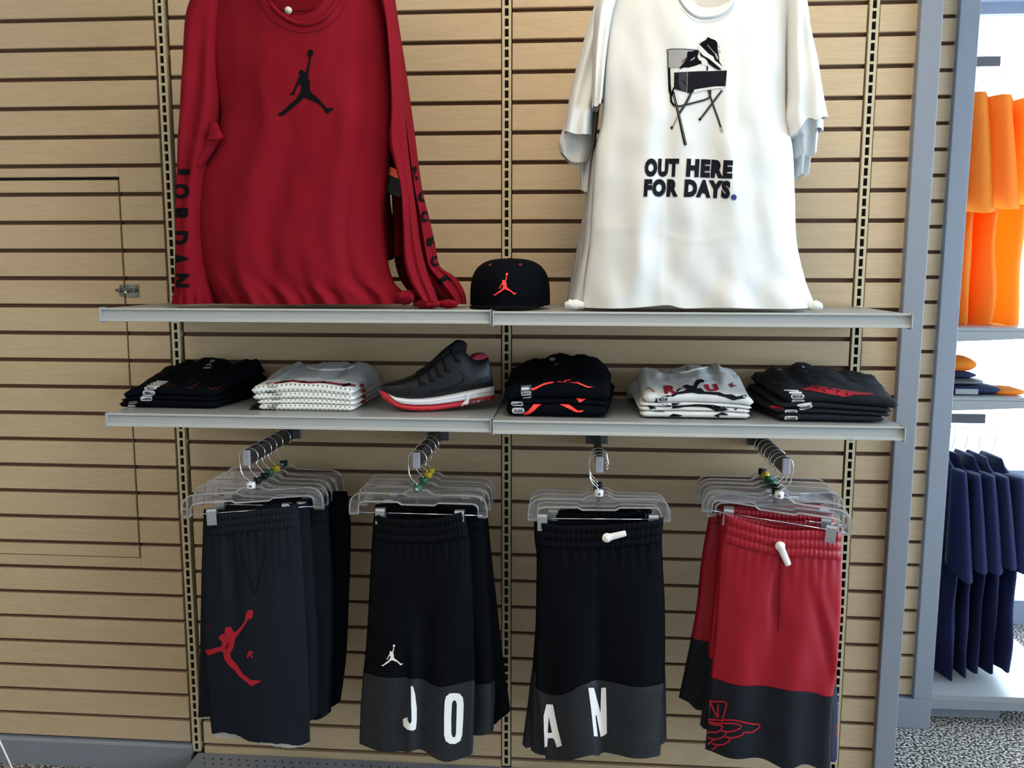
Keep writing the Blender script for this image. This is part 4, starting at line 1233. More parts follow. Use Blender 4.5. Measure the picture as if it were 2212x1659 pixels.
pill(top4[0], [top4[1]], *a4(665, 668), 25, 11, 'MEDIUM', -.04); pill(top4[0], [top4[1]], *a4(670, 590), 24, 3, None, .05)
pill(S4[2][0], t4b, *a4(720, 775), 27, 9, 'X-LARGE', .12); print_text('lettering', 'X-LARGE', a4(520, 880), (22, 1), (0, -4), 'print_black', S4[1][0], t4b, off=.002); print_text('lettering', 'XX-LARGE', a4(535, 968), (20, 0), (0, -3), 'print_black', S4[0][0], t4b, off=.002)
print_poly('pin_tag', [[a4(x, y) for x, y in circle(1062, 165, 42, 18, 40)]], 'print_grey', top4[0], [top4[1]], off=.002)
collar_tube(top4, [a4(x, y) for x, y in ((800, 200), (900, 230), (1050, 225), (1200, 180), (1330, 160), (1440, 140))], 'white_cotton', .003)
# side sleeve of a lower tee poking out to the left, with a red patch
a = atz(1357, 868, ZL); b = atz(1386, 880, ZL); rings = []
for k in range(13):
    u = k / 12; p = Vector((a.x + (b.x - a.x + .02) * u, a.y + .06 - .0 * u, 0)); rg = []
    for j in range(16):
        an = 2 * PI * j / 16; rad = .075 * math.sin(PI * (.12 + .6 * u)) ** .5
        hh = .026 * math.sin(PI * (.10 + .55 * u)) ** .6
        rg.append((p.x, p.y + rad * math.cos(an), ZL + .001 + hh + hh * .98 * math.sin(an)))
    rings.append(rg)
MB().rings(rings, True, True, True).build('sleeve', 'white_cotton', S4[1][0], True, True, True)
print_poly('red_patch', [[a4(x, y) for x, y in ((160, 690), (190, 678), (235, 710), (245, 770), (190, 765))]], 'print_red', S4[1][0], [bpy.data.objects[[c.name for c in S4[1][0].children if c.name.startswith('sleeve')][0]]], off=.0016)

# --- stack 5: four black tees at the right end
KF = 330 / 2212
a5 = lambda x, y: (1620 + x * KF, 775 + y * KF)
S5 = stack(4, ZL, a5(395, 885), a5(1990, 915), 1624, 1850, [a5(420, 460), a5(700, 452), a5(1000, 440), a5(1400, 500), a5(1800, 545), a5(2000, 600), a5(2160, 700)],
           [a5(150, 190), a5(220, 140), a5(280, 118), a5(330, 150), a5(420, 135), a5(500, 85), a5(620, 68), a5(760, 80), a5(960, 125), a5(1110, 188), a5(1170, 160), a5(1240, 185), a5(1280, 172), a5(1500, 210), a5(1580, 245)],
           ['black folded tee at the bottom of the fifth stack, X-LARGE sticker', 'black folded tee second from the bottom of the fifth stack, red mark',
            'black folded tee third from the bottom of the fifth stack, LARGE sticker', 'black folded tee topmost of the fifth stack, red print, MEDIUM stickers'],
           'black folded tees in the fifth stack', 'navy_knit',
           [(0, -.006, -.045, .02, 0), (-.008, .008, -.05, .03, .004), (.0, .012, -.01, .04, .004), (.012, .024, 0, .045, .006)], fr=[0, .22, .40, .58, 1], bfr=[0, .2, .4, .6, 1], seed0=80)
t5b = [o for _, o in S5]; top5 = S5[3]
print_poly('red_print', [[a5(x, y) for x, y in ((740, 450), (860, 410), (900, 385), (1000, 400), (1120, 415), (1280, 440), (1450, 470), (1600, 490), (1820, 510), (1680, 525), (1500, 520), (1420, 545), (1340, 552), (1280, 530), (1160, 515), (1040, 490), (880, 462))]], 'print_red', top5[0], [top5[1]], off=.0016)
for pts in ([(940, 400), (985, 440)], [(1120, 430), (1190, 440)], [(1290, 460), (1240, 500)], [(1380, 500), (1420, 530)], [(1060, 450), (1090, 480)]):
    drop('red_print_line', *stroke2([a5(x, y) for x, y in pts], 2), 'print_black', top5[0], [top5[1]], off=.0024)
print_poly('red_print', [[a5(x, y) for x, y in ((430, 500), (450, 455), (480, 448), (470, 480), (445, 510))]], 'print_darkred', top5[0], [top5[1]], off=.0016)
print_poly('red_print', [[a5(x, y) for x, y in ((285, 685), (360, 672), (440, 692), (490, 735), (420, 715), (320, 725))]], 'print_red', S5[1][0], t5b, off=.0016)
pill(top5[0], [top5[1]], *a5(690, 545), 29, 9.5, 'MEDIUM'); pill(top5[0], [top5[1]], *a5(698, 617), 29, 8, 'MEDIUM'); pill(top5[0], [top5[1]], *a5(660, 492), 28, 4, None); pill(top5[0], [top5[1]], *a5(600, 462), 32, 3, None, .05)
pill(S5[2][0], t5b, *a5(808, 702), 29, 9, 'LARGE', -.18); pill(S5[2][0], t5b, *a5(790, 660), 32, 4, None, -.16)
pill(S5[1][0], t5b, *a5(595, 768), 28, 8, 'X-LARGE'); pill(S5[0][0], t5b, *a5(595, 862), 29, 9, 'X-LARGE')
print_poly('neck_emblem', [emblem(*a5(785, 110), *a5(920, 198))[22:68]], 'print_grey', top5[0], [top5[1]], off=.0016)
print_poly('neck_label', [[a5(x, y) for x, y in ((745, 112), (775, 110), (795, 135), (770, 130))]], 'print_pale', top5[0], [top5[1]], off=.0016)
# ------------------------------------------------------------------ SNEAKER
KS = 460 / 1817
sp = lambda x, y: (780 + KS * x, 540 + KS * y)
TOE = Vector((-.292, -.318)); HEEL = Vector((.0, -.258))
ax = (HEEL - TOE).normalized(); perp = Vector((-ax.y, ax.x))          # perp points to the wall


def shoe_pt(u, v):
    """photo point on the near side plane of the shoe -> (length along the shoe, height)"""
    d = ray(u, v); n = Vector((perp.x, perp.y, 0)); p0 = Vector((TOE.x, TOE.y, 0))
    t = (p0 - CAM).dot(n) / d.dot(n); w = CAM + d * t
    return (w.xy - TOE).dot(ax), w.z


def prof(pts):
    return sorted([shoe_pt(*sp(x, y)) for x, y in pts])


bot = prof([(150, 1235), (165, 1280), (200, 1312), (250, 1342), (320, 1370), (400, 1386), (500, 1391), (600, 1389), (750, 1371), (900, 1347), (1000, 1333), (1120, 1317), (1148, 1300)])
redtop = prof([(148, 1216), (200, 1222), (235, 1238), (262, 1270), (290, 1303), (340, 1322), (450, 1332), (600, 1331), (750, 1316), (860, 1302), (930, 1292), (1040, 1278), (1120, 1268), (1150, 1262)])
whtop = prof([(148, 1214), (200, 1226), (250, 1256), (300, 1271), (420, 1281), (520, 1279), (650, 1266), (800, 1241), (950, 1211), (1100, 1191), (1152, 1184)])
uptop = prof([(150, 1196), (200, 1172), (330, 1140), (430, 1104), (470, 1082), (540, 1040), (600, 990), (700, 900), (780, 850), (850, 845), (890, 880), (920, 915), (960, 948), (1000, 962), (1060, 958), (1095, 938), (1112, 965), (1118, 1005), (1132, 1100), (1142, 1185)])
L0, L1 = bot[0][0], bot[-1][0]
zmin = min(b for a, b in bot)
dz = (ZL + .0008) - zmin
halfw = lambda f: .044 * (max(0, 1 - abs(2 * (f - .5)) ** 3.2)) ** .5 * (1.0 + .16 * math.sin(PI * min(1, f / .7)) - .12 * f) + .001
bow = lambda f: .010 * math.sin(PI * f) * 0


def shoe_loft(name, zl, zh, l0, l1, scale, m, par, top_round=0.0, n=44, seg=20, shift=0.0, hs=1.0):
    rings = []
    for k in range(n + 1):
        l = l0 + (l1 - l0) * (k / n); f = (l - L0) / (L1 - L0); f = min(.999, max(.001, f))
        a, b = interp(zl, l) + dz, interp(zh, l) + dz
        if b < a + .0005: b = a + .0005
        w = halfw(f) * scale; c = TOE + ax * l + perp * (.044 + shift)
        rg = []
        for j in range(seg):
            an = 2 * PI * j / seg; cx = math.cos(an); sz = math.sin(an)
            ex = math.copysign(abs(cx) ** .55, cx); ez = math.copysign(abs(sz) ** .55, sz)
            h = (ez + 1) / 2
            nar = 1 - top_round * h ** 1.6 * min(1, max(0, (b - a - .02) / .06))
            p = c + perp * (-ex * w * nar)
            rg.append((p.x, p.y, a + (b - a) * h))
        rings.append(rg)
    return MB().rings(rings, True, True, True).build(name, m, par, True, True, True)


shoe = thing('sneaker', 'black mid-top sneaker with white midsole and red outsole between the dotted and black tees', 'shoe', (TOE.x / 2, -.26, ZL))
o_s = shoe_loft('outsole', bot, redtop, L0, L1, 1.02, 'outsole_red', shoe)
lw = interp
m_s = shoe_loft('midsole', [(l, z - .002) for l, z in redtop], whtop, shoe_pt(*sp(235, 1250))[0], L1 + .001, 1.03, 'midsole_white', shoe)
u_s = shoe_loft('upper', [(l, z - .003) for l, z in whtop], uptop, L0 + .003, L1 - .002, .95, 'shoe_leather', shoe, .42)
la, lb = shoe_pt(*sp(955, 930))[0], shoe_pt(*sp(1108, 930))[0]
shoe_loft('lining', [(la, shoe_pt(*sp(960, 1010))[1]), (lb, shoe_pt(*sp(1100, 1010))[1])], sorted([shoe_pt(*sp(x, y)) for x, y in ((955, 930), (985, 912), (1020, 905), (1065, 907), (1098, 930), (1110, 958))]), la, lb, .62, 'lining_red', shoe, .1, 14, 16, .012)
# tongue rising out of the throat
tg_pts = [(470, 1075), (560, 1020), (640, 945), (720, 868), (790, 815), (820, 792), (850, 788), (885, 798), (905, 812)]
tl = sorted([shoe_pt(*sp(x, y)) for x, y in tg_pts])
tb = [shoe_pt(*sp(x, y)) for x, y in ((470, 1100), (600, 1010), (720, 930), (800, 900), (880, 905), (906, 890))]
shoe_loft('tongue', sorted(tb), tl, tl[0][0], tl[-1][0], .52, 'shoe_mesh', shoe, .25, 24, 18, .0)
c0 = shoe_pt(*sp(893, 812)); c1 = shoe_pt(*sp(912, 835))
shoe_loft('tongue_lining', sorted([shoe_pt(*sp(880, 885)), shoe_pt(*sp(914, 870))]), sorted([shoe_pt(*sp(880, 800)), shoe_pt(*sp(912, 822))]), shoe_pt(*sp(884, 830))[0], shoe_pt(*sp(914, 830))[0], .46, 'lining_red', shoe, .1, 4, 14, .002)
for (x0, y0), (x1, y1) in (((520, 1150), (480, 1082)), ((605, 1118), (560, 1030)), ((668, 1078), (625, 975)), ((735, 1036), (690, 915)), ((820, 950), (770, 845))):
    pa = []
    for k in range(9):
        t = k / 8; l, z = shoe_pt(*sp(x0 + (x1 - x0) * t, y0 + (y1 - y0) * t)); z += dz
        d = .008 * t ** 1.5 + .030 * t ** 3
        q = hit(*sp(x0 + (x1 - x0) * t, y0 + (y1 - y0) * t), [u_s])
        p = TOE + ax * l + perp * d
        pa.append(q[0] - q[2] * .002 if q and t < .75 else (p.x, p.y, z))
    if len(pa) > 3: MB().tube(pa, .0032, 6).build('lace', 'shoe_mesh', shoe, True)
    q = hit(*sp(x0 + 4, y0 - 4), [u_s])
    if q:
        a = Vector((ax.x, ax.y, 0)); b = Vector((0, 0, 1))
        MB().tube([q[0] - q[2] * .0015 + (a * math.cos(2 * PI * k / 12) * .0065 + b * math.sin(2 * PI * k / 12) * .004) for k in range(12)], .0012, 6, True).build('lace_loop', 'shoe_mesh', shoe, True)
print_poly('heel_window', [[sp(x, y) for x, y in ((925, 1296), (940, 1291), (1100, 1268), (1122, 1268), (1128, 1290), (1110, 1300), (1000, 1312), (915, 1316))]], 'air_dark', shoe, [o_s, m_s], off=.0016)
for k in range(4):
    x = 960 + 42 * k; print_poly('window_glint', [[sp(p, q) for p, q in circle(x, 1298 - 7 * k, 13, 12, 7)]], 'air_glint', shoe, [o_s, m_s], off=.0024)
print_poly('midsole_wedge', [[sp(x, y) for x, y in ((905, 1225), (936, 1222), (918, 1298), (900, 1328), (848, 1331), (886, 1288))]], 'midsole_white', shoe, [o_s, m_s], off=.0014)
for pts in ([(425, 1170), (410, 1200), (395, 1262)], [(545, 1250), (600, 1225), (700, 1205), (800, 1160), (870, 1120), (885, 1075), (840, 1045)], [(930, 1190), (960, 1150), (1010, 1110), (1090, 1080)]):
    drop('seam', *stroke2([sp(x, y) for x, y in pts], 1.4), 'shoe_mesh', shoe, [u_s], off=.0012)
drop('midsole_line', *stroke2([sp(x, y) for x, y in ((300, 1286), (420, 1300), (520, 1300), (650, 1287), (800, 1262), (950, 1232), (1130, 1205))], .9), 'print_grey', shoe, [m_s], off=.0012)
for x in (395, 478, 560, 730):
    drop('outsole_groove', *stroke2([sp(x, 1390 - (x > 600) * 14), sp(x + 14, 1345 - (x > 600) * 12)], .9), 'print_darkred', shoe, [o_s], off=.0012)

# ------------------------------------------------------------------ FACE-OUT ARMS
ARMS = {}
for key, x, ztip, n in (('a', -.606, 1.046, 'over the charcoal shorts, leftmost of the four arms'), ('b', -.189, 1.048, 'over the black shorts with letters JO'), ('c', .246, 1.046, 'over the black shorts with letters AN'), ('d', .676, 1.050, 'over the red shorts, rightmost of the four arms')):
    t = thing('faceout_arm', 'dark steel face-out arm ' + n, 'display arm', (x, 0, ztip), 'face-out arms under the lower shelf')
    bevel(MB().box(x - .0085, x + .0085, -.315, -.004, ztip - .036, ztip).build('arm_bar', 'arm_black', t), .0012)
    bevel(MB().box(x - .030, x + .030, -.004, -.0002, ztip - .034, ztip + .03).build('wall_plate', 'bracket_grey', t), .001)
    bevel(MB().box(x - .0092, x + .0092, -.321, -.3145, ztip - .0385, ztip + .001).build('end_cap', 'arm_cap', t), .0025, 3)
    ARMS[key] = (x, ztip)

# ------------------------------------------------------------------ HANGERS
_H = {}


def half_mirror(p): return p + [(-x, z) for x, z in p[::-1] if abs(x) > 1e-6]


def hanger_meshes():
    outline = half_mirror([(0, -.098), (.021, -.098), (.037, -.108), (.136, -.108), (.152, -.112), (.163, -.122), (.168, -.138), (.169, -.161), (.147, -.161), (.147, -.142),
                           (.143, -.134), (.134, -.130), (.050, -.130), (.040, -.136), (0, -.136)])
    mb = MB().prism(outline, 'y', -.0009, .0009)
    # rim flange all round the outline
    n = len(outline); rim = MB()
    for k in range(n):
        a = Vector(outline[k]); b = Vector(outline[(k + 1) % n]); t = (b - a).normalized(); nn = Vector((-t.y, t.x)) * .0009
        i = len(rim.v)
        for q in (a + nn, b + nn, b - nn, a - nn): rim.v.append((q.x, -.0045, q.y))
        for q in (a + nn, b + nn, b - nn, a - nn): rim.v.append((q.x, .0045, q.y))
        rim.f += [(i, i + 1, i + 2, i + 3), (i + 7, i + 6, i + 5, i + 4)] + [(i + j, i + 4 + j, i + 4 + (j + 1) % 4, i + (j + 1) % 4) for j in range(4)]
    _H['rim'] = (rim, 'clear_rim', False)
    mb.box(-.004, .004, -.004, .004, -.136, -.098)
    for s in (-1, 1):
        mb.box(s * .158 - .0105, s * .158 + .0105, -.0055, .0055, -.164, -.152)
    _H['body'] = (mb, 'clear_plastic', False)
    hk = MB()
    pts = [(.0205, 0, -.034), (.0225, 0, -.028), (.0215, 0, -.020)]
    pts = []
    for k in range(17):
        an = math.radians(-25 + 205 * k / 16); pts.append((.0215 * math.cos(an), 0, -.022 + .0215 * math.sin(an)))
    pts += [(-.0225, 0, -.040), (-.0215, 0, -.058), (-.016, 0, -.070), (-.005, 0, -.080), (0, 0, -.088), (0, 0, -.100)]
    hk.tube(pts, .0014, 8)
    hk.tube([(.0205, .0, -.0305), (.0185, 0, -.0385), (.0165, 0, -.0345)], .0016, 8)
    _H['hook'] = (hk, 'chrome', True)
    cp_ = MB().tube([(0, 0, -.086), (0, 0, -.0885), (0, 0, -.1), (0, 0, -.101)], lambda u: .0105 if .1 < u < .9 else .0095, 16)
    _H['size_cap'] = (cp_, 'cap_white', True)
    _H['rod'] = (MB().tube([(-.158, 0, -.158), (.158, 0, -.158)], .0013, 8), 'chrome', True)
    c = MB()
    c.box(-.0115, .0115, -.0085, -.0065, -.186, -.152); c.box(-.0115, .0115, .0065, .0085, -.186, -.152)
    c.prism([(-.0085, -.152), (-.006, -.146), (.006, -.146), (.0085, -.152), (.0065, -.152), (.005, -.148), (-.005, -.148), (-.0065, -.152)], 'x', -.0115, .0115)
    for k in range(4): c.box(-.009 + k * .005, -.006 + k * .005, -.0095, -.0085, -.185, -.172)
    _H['clip'] = (c, 'clip_steel', False)
    for k, (mb, m, smt) in list(_H.items()):
        me = bpy.data.meshes.new(k); me.from_pydata([tuple(v) for v in mb.v], [], mb.f); me.materials.append(MATS[m])
        if smt: me.polygons.foreach_set('use_smooth', [True] * len(me.polygons))
        me.update(); _H[k] = me
    for c_ in ('white', 'black', 'green', 'yellow'):
        me = _H['size_cap'].copy(); me.materials.clear(); me.materials.append(MATS['cap_' + c_]); _H['cap_' + c_] = me


hanger_meshes()


def hanger(arm, y, yaw, roll, cap, letter, clips, label, group, flip=1, dx=0.0):
    x, zt = ARMS[arm]
    t = thing('clip_hanger', label, 'hanger', (x + dx, y, zt + .0022), group, (0, math.radians(roll), math.radians(yaw)))
    def part(n, me, loc=(0, 0, 0), par=t):
        o = link(n, me, par); o.location = loc; return o
    part('hanger_body', _H['body']); part('rim', _H['rim']); h = part('hook', _H['hook']); h.scale = (flip, 1, 1)
    c = part('size_cap', _H['cap_' + cap])
    part('rod', _H['rod'])
    for cx in clips: part('clip', _H['clip'], (cx, 0, 0))
    if letter:
        v, f = text2(letter, .03)
        w = .0042 * len(letter) + .001
        mk('lettering', [((px_ - .5) * w, -.0106 - .0003 - 0, -.0975 + py_ * .0065) for px_, py_ in v], f, 'print_charcoal' if cap == 'white' else 'print_white', c, False, world=False)
    return t


HGA = 'clear clip hangers on the leftmost arm'
hanger('a', -.300, 13, -2.0, 'white', 'M', (-.098, .082), 'clear clip hanger with a white M cap, front of the leftmost arm', HGA, dx=-.002)
for y, yaw, cap, let, lab in ((-.252, -1, 'black', None, 'second on the leftmost arm, black cap'), (-.205, -4, 'black', None, 'third on the leftmost arm, black cap'), (-.165, -5, 'green', None, 'fourth on the leftmost arm, green cap'),
                              (-.120, -5, 'yellow', None, 'fifth on the leftmost arm, yellow cap'), (-.060, -4, 'black', 'XX', 'hindmost on the leftmost arm, black XX cap')):
    hanger('a', y, yaw, 0, cap, let, (-.098, .112), 'clear clip hanger ' + lab, HGA)
HGB = 'clear clip hangers on the second arm'
hanger('b', -.300, .5, .3, 'green', 'XL', (-.092, .102), 'clear clip hanger with a green XL cap, front of the second arm', HGB)
for y, yaw, cap, lab in ((-.225, -3, 'green', 'second on the second arm, green cap'), (-.165, -3, 'yellow', 'third on the second arm, yellow cap'), (-.120, -3, 'yellow', 'hindmost on the second arm, yellow cap')):
    hanger('b', y, yaw, 0, cap, None, (-.09, .10), 'clear clip hanger ' + lab, HGB)
HGC = 'clear clip hangers on the third arm'
hanger('c', -.300, 1.5, -.6, 'white', 'M', (-.135, .130), 'clear clip hanger with a white M cap, front of the third arm', HGC)
hanger('c', -.265, 0, 0, 'black', None, (-.108, .106), 'clear clip hanger second on the third arm, black cap', HGC)
hanger('c', -.228, -4, 0, 'black', None, (-.082, .100), 'clear clip hanger hindmost on the third arm', HGC)
HGD = 'clear clip hangers on the rightmost arm'
hanger('d', -.300, -11, 5.2, 'white', 'M', (-.108, .125), 'clear clip hanger with a white M cap, front of the rightmost arm', HGD, -1)
for y, yaw, roll, cap, lab in ((-.262, -7, 4.0, 'black', 'second on the rightmost arm, tilted, black cap'), (-.228, 8, 0, 'black', 'third on the rightmost arm, black cap'), (-.185, -5, 0, 'green', 'fourth on the rightmost arm, green cap'),
                               (-.150, -4, 1, 'green', 'fifth on the rightmost arm, green cap'), (-.105, -4, 0, 'yellow', 'sixth on the rightmost arm, yellow cap'), (-.065, -3, 0, 'black', 'hindmost on the rightmost arm, black cap')):
    hanger('d', y, yaw, roll, cap, None, (-.105, .12), 'clear clip hanger ' + lab, HGD, -1)


# ------------------------------------------------------------------ SHORTS
def gather(n, a, seed=0):
    return lambda s, t: a * math.sin(2 * PI * n * s + 1.3 * nz(s * 9, t * 4, seed)) * (.6 + .4 * nz(s * 20, t, seed))


def split(poly, n=60):
    return resample(poly, n)


def shorts(label, group, Y, left, right, top, bottom, mats, bands, cut=None, bulge=.022, back=.018, seed=0, tilt=0.0, fold=None, nx=44, hem=0.0, cutbottom=None):
    """waistband, body and (if cut is given) a contrasting hem panel; outlines in photo coordinates at depth Y"""
    t_ = thing('shorts', label, 'shorts', tuple(at(sum(p[0] for p in top) / len(top), top[0][1], Y)), group)
    L = resample(left, 120); R_ = resample(right, 120)
    def sub(P, a, b): return [(p.x, p.y) for p in P[int(round(a * 120)):int(round(b * 120)) + 1]][::4] + [(P[int(round(b * 120))].x, P[int(round(b * 120))].y)]
    wf = bands
    def lerp_line(a):
        l = L[int(round(a * 120))]; r = R_[int(round(a * 120))]; n = len(top)
        dl = Vector((top[0][0], top[0][1], 0)); dr = Vector((top[-1][0], top[-1][1], 0))
        out = []
        for k, p in enumerate(resample(top, 10)):
            s = k / 10; base = dl.lerp(dr, s); q = l.lerp(r, s)
            out.append((q.x, q.y + (p.y - base.y) * .8))
        return out
    wl = lerp_line(wf)
    base = fold or (lambda s, t: .006 * math.sin(2 * PI * (1.4 * s + .1 * t + .2)) * sm(t) + .004 * math.sin(2 * PI * (3.2 * s - .2 * t)) * sm(t))
    gw = gather(26, .0016, seed)
    rib = lambda s, t: gw(s, t) - .0030 * abs(math.sin(PI * 3 * t)) ** .6
    w_ = cloth(t_, 'waistband', mats[0], sub(L, 0, wf), sub(R_, 0, wf), Y, bulge, back, rib, 90, 18, top=top, bottom=wl, wrinkle=.0008, seed=seed, pw=3)
    gb = gather(13, .004, seed + 2)
    bf = lambda s, t: base(s, t) + gb(s, t) * math.exp(-t * 7)
    lo = 1.0
    if cut: lo = cut[0]
    bl, brt = sub(L, wf, lo), sub(R_, wf, lo)
    cl = cut[1] if cut else bottom
    if cut: bl[-1] = cl[0]; brt[-1] = cl[-1]
    b_ = cloth(t_, 'body', mats[1], bl, brt, Y, bulge, back, bf, nx, 60, top=wl, bottom=cl, wrinkle=.0016, seed=seed + 1, tilt=tilt, pw=3, rough_hem=0 if cut else hem)
    h_ = None
    if cut:
        hl, hr = sub(L, lo, 1), sub(R_, lo, 1); hl[0] = cl[0]; hr[0] = cl[-1]
        hf = lambda s, t: base(s, 1)
        h_ = cloth(t_, 'hem_panel', mats[2], hl, hr, Y + tilt - .0008, bulge + .0008, back, hf, nx, 30, top=cl, bottom=bottom, wrinkle=.0012, seed=seed + 3, pw=3)
    return t_, w_, b_, h_


def eas(par, tgt, head, tip):
    """white pencil-shaped security tag pinned to the cloth"""
    q0 = hit(*head, tgt); q1 = hit(*tip, tgt)
    if not q0: return
    a = q0[0] + Vector((0, -.006, 0)); e = (q1[0] if q1 else at(tip[0], tip[1], a.y)) + Vector((0, -.006, 0))
    d = (e - a); L_ = d.length; d.normalize(); nrm = Vector((0, -1, 0)); s = d.cross(nrm)
    rings = []
    for k in range(22):
        u = k / 21; l = -.0115 + (L_ + .0115) * u
        w = max(4e-6, .0118 ** 2 - l * l) ** .5 if l < .008 else .0088 - .0016 * (l / L_)
        if k == 21: w *= .85
        th = .0055 if l < .01 else .0045
        c = a + d * l
        rings.append([c + s * (w * math.cos(2 * PI * j / 16)) + nrm * (th * math.sin(2 * PI * j / 16)) for j in range(16)])
    mb = MB().rings(rings, True, True, True)
    mb.rings([[a + s * (r * math.cos(2 * PI * j / 16)) + d * (r * math.sin(2 * PI * j / 16)) + nrm * z for j in range(16)] for r, z in ((.0065, .004), (.0055, .008), (.002, .009))], True, False, True)
    o = mb.build('security_tag', 'tag_white', par, True); o['label'] = 'white pencil-shaped security tag'


GA, GB, GC, GD = 'charcoal shorts on the leftmost arm', 'black shorts on the second arm', 'black shorts on the third arm', 'red shorts on the rightmost arm'
# --- set 1, charcoal fleece
YA = -.298
fa = lambda s, t: .010 * math.exp(-((s - .30 - .08 * t) / .07) ** 2) * math.exp(-((t - .25) / .25) ** 2) + .005 * math.sin(2 * PI * (1.2 * s + .1)) * t
sa, sw, sb, _ = shorts('charcoal fleece shorts with a red jumping player, front of the leftmost arm', GA, YA,
                       [(444, 1112), (441, 1180), (440, 1260), (441, 1340), (445, 1430), (452, 1520), (457, 1585)],
                       [(645, 1088), (650, 1160), (655, 1240), (660, 1330), (665, 1420), (668, 1520), (670, 1604)],
                       [(444, 1112), (500, 1104), (560, 1096), (645, 1088)], [(457, 1585), (485, 1577), (520, 1580), (545, 1590), (580, 1592), (620, 1598), (650, 1606), (670, 1602)],
                       ('charcoal_fleece', 'charcoal_fleece'), .095, seed=3, fold=fa, hem=.003)
cloth(sa, 'lining', 'fleece_white', [(462, 1540), (462, 1586)], [(664, 1560), (664, 1605)], YA + .012, .010, .004, None, 60, 6,
      bottom=[(462, 1592), (485, 1592), (520, 1592), (545, 1594), (580, 1604), (630, 1612), (664, 1607)], rough_hem=.004, seed=9)
K7 = 720 / 2212
for pts in ([(515, 1180), (535, 1240), (552, 1285)], [(575, 1180), (560, 1250), (552, 1285)]):
    drop('pocket_seam', *stroke2(pts, 1.4), 'black_cotton', sa, [sb], off=.001)
Q = lambda pts: zz(425, 1300, 150 / 1244, pts)
print_poly('player_emblem', [Q([(885, 200), (920, 155), (975, 140), (1018, 165), (1005, 240), (995, 290), (950, 312), (925, 305), (905, 345), (870, 410), (830, 475), (780, 545), (730, 600), (695, 650), (685, 700), (670, 780), (640, 860), (600, 920), (610, 985), (640, 1040), (700, 1095), (745, 1160), (780, 1220), (830, 1285), (890, 1330), (955, 1395), (1020, 1400), (1155, 1412), (1130, 1440), (1050, 1480), (970, 1512), (930, 1470), (870, 1420), (790, 1360), (740, 1310), (690, 1230), (610, 1170), (545, 1100), (500, 1040), (485, 960), (470, 890), (400, 895), (330, 920), (260, 945), (200, 955), (160, 958), (110, 956), (115, 842), (160, 850), (260, 850), (350, 815), (440, 800), (455, 770), (445, 700), (405, 680), (400, 630), (430, 590), (490, 570), (510, 545), (500, 500), (520, 460), (570, 440), (620, 455), (650, 530), (690, 540), (740, 500), (800, 430), (860, 340), (875, 280)]),
                              Q([(560, 725), (575, 740), (545, 830), (520, 855), (515, 835)])], 'print_red', sa, [sb], off=.0014)
print_text('lettering', 'R', Q([(892, 1000)])[0], (14, 1), (2.5, -15), 'print_red', sa, [sb], bold=.03, shear=.15)
print_text('lettering', 'A', Q([(160, 490)])[0], (11, 2), (3, -15), 'print_darkred', sa, [sb], bold=.02, shear=.2)
for lab, Y, l, r, tp, bt, sd in (
    ('charcoal fleece shorts second on the leftmost arm, raw white hem showing at lower left', -.258, [(440, 1110), (436, 1200), (434, 1300), (432, 1400), (430, 1480), (428, 1550)], [(668, 1090), (674, 1170), (680, 1260), (686, 1360), (690, 1450), (688, 1540)], [(440, 1100), (668, 1085)], [(428, 1550), (456, 1545), (520, 1556), (600, 1560), (660, 1556), (688, 1540)], 31),
    ('charcoal fleece shorts third on the leftmost arm, between two other pairs', -.212, [(470, 1090), (470, 1300), (470, 1520)], [(708, 1085), (715, 1180), (720, 1280), (720, 1400), (715, 1540)], [(470, 1080), (708, 1072)], [(470, 1520), (600, 1545), (680, 1548), (715, 1538)], 32),
    ('black fleece shorts hindmost on the leftmost arm, ragged hem low on the right', -.165, [(500, 1080), (500, 1300), (500, 1500)], [(750, 1068), (757, 1120), (757, 1200), (752, 1340), (746, 1440), (735, 1516)], [(500, 1070), (750, 1062)], [(500, 1500), (620, 1535), (690, 1535), (712, 1522), (735, 1516)], 33)):
    x_ = shorts(lab, GA, Y, l, r, tp, bt, ('charcoal_fleece', 'charcoal_fleece') if sd < 33 else ('black_cotton', 'black_cotton'), .09, seed=sd, hem=.004, bulge=.018, back=.014, nx=30)
    if sd == 31:
        cloth(x_[0], 'lining', 'fleece_white', [(429, 1535), (429, 1553)], [(458, 1530), (458, 1549)], Y + .012, .002, .003, None, 30, 4, rough_hem=.003, seed=10)
# --- set 2, black with leather hem and J O
YBs = -.298
fb = lambda s, t: .010 * math.exp(-((s - .54 - .03 * t) / .10) ** 2) * sm(t) * 1 + .006 * math.sin(2 * PI * (2.1 * s + .3 * t)) * sm(t) - .012 * math.exp(-((s - .45) / .05) ** 2) * sm((t - .55) / .4)
bb_, bw, bbod, bh_ = shorts('black shorts with white letters J O on a leather hem, front of the second arm', GB, YBs,
                            [(808, 1106), (803, 1170), (799, 1250), (795, 1330), (790, 1400), (784, 1460), (779, 1530), (776, 1606)],
                            [(1003, 1102), (1014, 1160), (1020, 1250), (1023, 1340), (1025, 1420), (1026, 1475), (1024, 1550), (1021, 1627)],
                            [(808, 1106), (840, 1114), (905, 1117), (960, 1112), (1003, 1102)], [(776, 1606), (820, 1610), (870, 1613), (905, 1612), (940, 1624), (970, 1635), (1000, 1633), (1021, 1627)],
                            ('black_mesh', 'black_mesh', 'leather'), .105, (.675, [(784, 1452), (840, 1453), (890, 1456), (915, 1462), (945, 1472), (985, 1472), (1026, 1468)]), seed=5, fold=fb)
K7p = lambda pts: zz(400, 1200, K7, pts)
